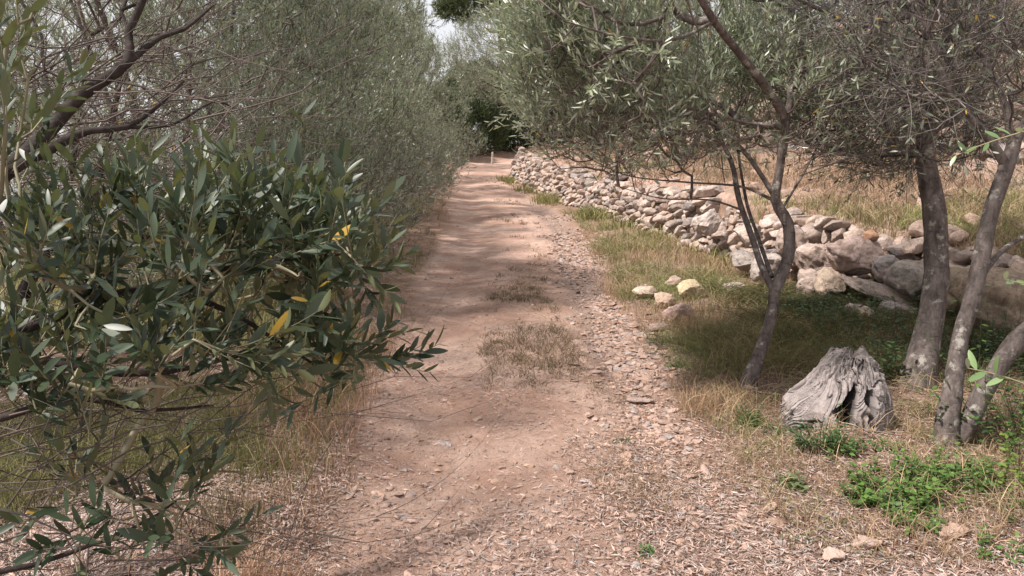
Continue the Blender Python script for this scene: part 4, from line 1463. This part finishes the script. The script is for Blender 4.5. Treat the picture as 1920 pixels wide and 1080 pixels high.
# shaded green growth at the foot of the boulders
x = r.uniform(1.7, 4.4, 5200)
y = r.uniform(4.3, 7.0, 5200)
k = (x < xw(y) + .05) & (y > 4.75) & (x > 1.85 + .25 * (cnoise(x, y, 1.5, 70) - .5)) & (r.random(5200) < .55 * sstep(.35, .6, cnoise(x, y, 1.4, 72)))
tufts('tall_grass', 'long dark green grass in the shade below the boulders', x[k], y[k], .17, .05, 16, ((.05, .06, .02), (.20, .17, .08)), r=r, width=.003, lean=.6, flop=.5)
x = r.uniform(1.35, 2.4, 800)
y = r.uniform(3.9, 5.6, 800)
k = (r.random(800) < .5 * sstep(.52, .64, cnoise(x, y, 1.7, 73)))
tufts('feathery_grass', 'fine olive-green grass round the foot of the forked tree', x[k], y[k], .15, .04, 22, ((.11, .10, .04), (.34, .28, .14)), r=r, width=.0018, lean=.6, flop=.5)
# lower right corner
x, y = fr_points(9000, 2.1, 4.2, 1.5, 1.0, r, .9)
k = r.random(len(x)) < .22 * sstep(.48, .66, cnoise(x, y, 2.0, 74)) * sstep(.8, 1.3, x)
tufts('corner_grass', 'mixed dry and green grass in the lower right corner', x[k], y[k], .08, .035, 12, ((.13, .12, .05), (.44, .34, .20)), r=r, width=.0018, lean=.6, flop=.5)
# terrace
x, y = fr_points(90000, 5, 26, 1.6, 1.05, r, 0)
W = xw(y)
nz = cnoise(x, y, .9, 75)
k = (x > W + .12) & (x < W + 9) & (r.random(len(x)) < .5 * sstep(.4, .68, nz) + .02)
tufts('terrace_grass', 'dry golden and reddish grass on the terrace above the wall', x[k], y[k], .09 + .05 * nz[k], .045, 8, ((.26, .165, .11), (.56, .42, .29)), r=r, width=.003, lean=.5)
k = (x > W + .12) & (x < W + 5) & (r.random(len(x)) < .35 * sstep(.6, .7, cnoise(x, y, .7, 76)))
tufts('terrace_green_grass', 'yellow-green grass patches on the terrace above the wall', x[k], y[k], .11, .045, 9, ((.16, .18, .06), (.36, .36, .15)), r=r, width=.003, lean=.4)
# clumps rooted in the wall face
r = seeds(560)
yy = np.concatenate([r.normal(c, s, n) for c, s, n in [(22.5, .7, 40), (16.5, .5, 40), (13.2, .4, 50), (11.6, .2, 12), (10.2, .3, 18), (19, .5, 25), (8.6, .3, 14)]])
xx = xw(yy) - r.uniform(-.05, .45, len(yy))
tufts('wall_foot_grass', 'tufts of yellowish green grass growing up the foot of the wall', xx, yy, .19, .08, 16, ((.15, .16, .05), (.38, .35, .16)), r=r, width=.004, lean=.35)

# ------------------------------------------------------------------ broad-leaved weeds
def weed(name, label, px, py, rad, nst, h, lsz, cols, seed, lw=.5, cat='plant', lpn=8, kind='mid', group=None, up=1.0, d=None):
    r = seeds(seed)
    c = gp(px, py) if d is None else d
    n = nst
    a = r.uniform(0, 2 * np.pi, n)
    q = rad * np.sqrt(r.random(n))
    bx_, by_ = c[0] + q * np.cos(a), c[1] + q * np.sin(a) * .8
    bz_ = H(bx_, by_)
    hh = h * r.uniform(.4, 1.15, n)
    K = 5
    t = np.linspace(0, 1, K)
    D_ = norm(np.stack([np.cos(a) * .35 + r.normal(0, .3, n), np.sin(a) * .35 + r.normal(0, .3, n), np.full(n, up)], -1))
    P = np.stack([bx_, by_, bz_ - .01], -1)[:, None] + D_[:, None] * (hh[:, None] * t)[..., None] + r.normal(0, .2, (n, 1, 3)) * (hh[:, None] * t * t)[..., None]
    root = empty(name, (c[0], c[1], c[2]))
    tag(root, label, cat, group)
    sb = Buf()
    v, qd = tubes(P, .0016 * (1 - .5 * t)[None] * np.ones((n, 1)), 4)
    sb.add(v, [qd], np.tile(np.array(cols[0]) * 1.2, (len(v), 1)))
    sb.build('stem', M_WEED, root)
    lb = Buf()
    fr = np.linspace(.2, 1, lpn)
    ii = np.clip((fr * (K - 1)).astype(int), 0, K - 2)
    ff = fr * (K - 1) - ii
    LP = P[:, ii] * (1 - ff)[None, :, None] + P[:, ii + 1] * ff[None, :, None]
    an = r.uniform(0, 2 * np.pi, (n, 1)) + np.arange(lpn)[None] * 2.4
    ax = np.stack([np.cos(an), np.sin(an), r.uniform(-.1, .6, an.shape)], -1)
    nm = norm(np.stack([-np.cos(an) * .4, -np.sin(an) * .4, np.ones_like(an)], -1) + r.normal(0, .25, (*an.shape, 3)))
    LP, ax, nm = LP.reshape(-1, 3), ax.reshape(-1, 3), nm.reshape(-1, 3)
    m = len(LP)
    c0, c1 = np.array(cols[0]), np.array(cols[1])
    cc = c0 + (c1 - c0) * r.random((m, 1))
    Ls = lsz * r.uniform(.5, 1.25, m)
    leaves(lb, LP, ax, nm, Ls, Ls * lw * r.uniform(.8, 1.2, m), cc, kind, r.uniform(-.3, 1, m))
    lb.build('leaves', M_WEED, root)
    return root


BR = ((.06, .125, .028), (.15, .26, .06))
WG = 'low green weeds at lower right'
weeds = [
    ('leafy_weed', 'bright green leafy weed patch left of the yellow pebbles, largest at lower right', 1670, 930, .19, 120, .12, .030, BR, 601, .62),
    ('leafy_weed', 'bright green trailing weed reaching right toward the double-stemmed tree', 1790, 905, .17, 85, .12, .030, BR, 602, .6),
    ('leafy_weed', 'green sprawling weed lower still, below the big leafy patch', 1720, 985, .11, 40, .07, .026, BR, 603, .55),
    ('leafy_weed', 'thin green weed running to the right edge under the shrub', 1870, 960, .16, 26, .08, .028, ((.05, .10, .025), (.12, .2, .05)), 604, .5),
    ('leafy_weed', 'green weed in the bottom right corner', 1885, 1050, .10, 14, .07, .03, BR, 605, .5),
    ('small_shrub', 'little dark green bush in front of the stump', 1528, 850, .08, 60, .17, .022, ((.035, .075, .03), (.10, .17, .06)), 606, .5),
    ('small_shrub', 'low green bush at the stump hollow, right of the taller one', 1578, 855, .08, 45, .10, .024, ((.05, .10, .03), (.13, .22, .06)), 607, .6),
    ('small_shrub', 'green sprig bush left of the stump on bare earth', 1405, 795, .06, 45, .09, .022, ((.04, .085, .03), (.11, .18, .05)), 608, .5),
    ('small_shrub', 'low clover-like growth between sprig bush and stump', 1455, 810, .07, 22, .07, .018, ((.05, .09, .03), (.13, .18, .07)), 609, .6),
    ('yellow_sprig', 'tiny yellow-green sprig between forked tree and stump', 1447, 755, .02, 5, .07, .02, ((.25, .36, .06), (.36, .45, .10)), 610, .5),
    ('grey_leaf_weed', 'dusty grey-green broad-leaved weed flat on the litter', 1490, 915, .035, 9, .06, .045, ((.12, .16, .07), (.19, .23, .11)), 611, .5),
    ('small_shrub', 'green creeping plant right of the stump by the dry stalks', 1670, 850, .08, 20, .06, .022, ((.06, .13, .03), (.14, .24, .06)), 612, .5),
    ('track_weed', 'single small green weed in the track at the bottom', 1210, 1040, .025, 8, .035, .028, ((.06, .12, .04), (.12, .2, .06)), 613, .35),
    ('track_weed', 'small green weed on the stony rut edge in mid track', 1165, 830, .03, 8, .035, .022, ((.06, .11, .04), (.12, .18, .06)), 614, .3),
    ('verge_weed', 'green plant at the rut edge below the loose rocks', 1280, 690, .09, 22, .08, .022, ((.06, .12, .035), (.14, .22, .07)), 615, .4),
    ('verge_weed', 'upright green plant beside the thin brown slab', 1232, 650, .06, 16, .14, .022, ((.07, .11, .035), (.15, .2, .07)), 616, .25),
    ('verge_weed', 'green herb by the rut, uphill of the loose rocks', 1165, 530, .11, 20, .12, .024, ((.07, .11, .035), (.15, .2, .07)), 617, .3),
]
for nm, lab, px, py, rad, nst, h, lsz, cols, sd, lw in weeds:
    weed(nm, lab, px, py, rad, nst, h, lsz, cols, sd, lw, group=WG if nm == 'leafy_weed' else None)
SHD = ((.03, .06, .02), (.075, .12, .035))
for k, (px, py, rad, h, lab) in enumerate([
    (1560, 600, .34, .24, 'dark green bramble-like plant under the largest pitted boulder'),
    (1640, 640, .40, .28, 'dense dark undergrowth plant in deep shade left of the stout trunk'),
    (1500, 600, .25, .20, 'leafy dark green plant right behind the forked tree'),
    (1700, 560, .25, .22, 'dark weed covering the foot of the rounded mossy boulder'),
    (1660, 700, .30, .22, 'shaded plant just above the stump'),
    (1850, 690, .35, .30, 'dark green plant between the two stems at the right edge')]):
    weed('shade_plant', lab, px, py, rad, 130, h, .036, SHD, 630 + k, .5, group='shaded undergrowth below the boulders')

rs = seeds(680)
for k, (sx, sy, rr, hh) in enumerate([(2.9, 11.0, .3, .35), (2.3, 13.2, .3, .3), (1.8, 16.0, .35, .35), (3.6, 12.6, .4, .45), (4.6, 9.3, .35, .35), (4.2, 15.5, .5, .5), (5.6, 12.2, .4, .4), (3.0, 18.0, .4, .4), (5.2, 7.9, .25, .3), (6.6, 10.0, .45, .45)]):
    weed('scrub_bush', 'low dry grey-green scrub bush on the terrace above the wall', 0, 0, rr, 70, hh, .035, ((.07, .085, .045), (.17, .18, .10)), 681 + k, .22, cat='bush', kind='lo',
         group='scrub bushes on the terrace', d=np.array([sx, sy, float(H0(sx, sy))]))

# shrub at the right edge, with yellow-green lit sprays
c = np.array([2.55, 3.55, 0.0])
c[2] = float(H0(c[0], c[1]))
weed('leafy_shrub', 'glossy green shrub at the right edge beside the leaning stem', 0, 0, .26, 80, .60, .036, ((.03, .07, .02), (.11, .19, .04)), 641, .5, cat='shrub', lpn=13, d=c)
c = np.array([2.35, 3.05, 0.0])
c[2] = float(H0(c[0], c[1]))
weed('leafy_shrub', 'low yellow-green shrub below the leaning stem in the right margin', 0, 0, .22, 45, .34, .032, ((.06, .11, .02), (.22, .30, .06)), 642, .55, cat='shrub', lpn=10, d=c)


# single leafy sprays sticking in at the right edge
def spray(px, py, d, dirv, n, seed, label, L=(.04, .06), cols=((.10, .17, .06), (.22, .32, .14)), yellow=1):
    r = seeds(seed)
    p0 = at(px, py, d)
    root = empty('olive_sprig', tuple(p0))
    tag(root, label, 'sprig')
    D_ = norm(np.array(dirv, float))
    t = np.linspace(0, 1, 6)
    P = p0[None] + D_[None] * (t * .30)[:, None] + np.array([0, 0, -.05])[None] * (t * t)[:, None]
    b = Buf()
    v, q = tubes(P[None], (.0028 * (1 - .5 * t))[None], 6)
    b.add(v, [q], np.tile([.28, .24, .15], (len(v), 1)))
    b.build('stem', M_TWIG, root)
    fr = np.linspace(.3, 1, n)
    LP = np.stack([np.interp(fr, t, P[:, k]) for k in range(3)], -1)
    rd = norm(np.cross(D_[None] + 0 * LP, r.normal(size=(n, 3))))
    ax = norm(D_[None] * .8 + rd)
    nm = norm(np.array([[-.3, -.4, .7]]) + r.normal(0, .4, (n, 3)))
    cc = np.array(cols[0]) + (np.array(cols[1]) - np.array(cols[0])) * r.random((n, 1))
    cc[:yellow] = [.65, .48, .04]
    lb = Buf()
    Ls = r.uniform(*L, n)
    leaves(lb, LP, ax, nm, Ls, Ls * .3, cc, 'hi', r.uniform(.3, 1.2, n))
    lb.build('leaves', M_LEAF, root)


spray(2060, 590, 2.2, (-.8, .1, .45), 9, 701, 'pale green sprig with a yellow leaf at the right edge, before the boulder')
spray(2010, 760, 2.0, (-.75, .1, .4), 9, 702, 'upright green sprig at the right edge in front of the leaning stem', yellow=0)
spray(2000, 230, 2.3, (-.6, .1, -.1), 8, 703, 'green sprig at the right edge high among the dark branches', yellow=0)

# dead twigs on the ground around the stump and under the near boughs
def ground_sticks(n, x0, x1, y0, y1, length, rad, colr, seed, name, label, lift=.01, kind='stuff'):
    r = seeds(seed)
    x = r.uniform(x0, x1, n)
    y = r.uniform(y0, y1, n)
    a = r.uniform(0, 2 * np.pi, n)
    L = r.uniform(*length, n)
    K = 5
    t = np.linspace(-.5, .5, K)
    X = x[:, None] + np.cos(a)[:, None] * L[:, None] * t + r.normal(0, .03, (n, K)) * L[:, None]
    Y = y[:, None] + np.sin(a)[:, None] * L[:, None] * t + r.normal(0, .03, (n, K)) * L[:, None]
    Zz = H(X.ravel(), Y.ravel()).reshape(n, K) + lift + r.uniform(0, .02, (n, 1)) * (1 + t)[None]
    b = Buf()
    v, q = tubes(np.stack([X, Y, Zz], -1), r.uniform(*rad, n)[:, None] * (1 - .4 * np.abs(t))[None], 4)
    c = np.array(colr[0]) + (np.array(colr[1]) - np.array(colr[0])) * r.random((n, 1))
    b.add(v, [q], np.repeat(c, K * 4, 0))
    tag(b.build(name, M_TWIG, None), label, 'twigs', kind=kind)


ground_sticks(700, 1.5, 3.2, 3.0, 6.0, (.08, .45), (.001, .0028), ((.22, .15, .10), (.50, .38, .26)), 801, 'dry_stalks', 'thin dry stalks fallen round the stump and tree feet', .015)
ground_sticks(500, -2.6, -.7, 2.2, 6.0, (.06, .4), (.0008, .0022), ((.12, .08, .06), (.45, .33, .25)), 802, 'fallen_twigs', 'fine fallen twigs on the litter at lower left', .012)
ground_sticks(700, -.9, 1.5, 2.2, 9.0, (.02, .09), (.0007, .0018), ((.14, .09, .07), (.42, .31, .24)), 803, 'twig_scraps', 'tiny twig scraps scattered over the track', .004)

# small pale marker post at the bend
pp = at(923, 292, 31.0)
pz = float(H0(pp[0], pp[1]))
V, q = tubes(np.array([[[0, 0, -.1], [0, 0, .1], [.01, 0, .3], [.01, 0, .48]]]), np.array([[.05, .05, .045, .04]]), 10)
V = np.vstack([V, [[.01, 0, .5]]])
tp = np.array([[30 + k, 30 + (k + 1) % 10, 40] for k in range(10)])
po = mesh_obj('marker_post', V, [q, tp], M_STONE, None, np.tile([.6, .55, .48], (len(V), 1)))
po.location = (pp[0], pp[1], pz)
tag(po, 'short pale wooden post standing in the grass at the far bend', 'post')
print('polys', sum(len(o.data.polygons) for o in bpy.data.objects if o.type == 'MESH'))
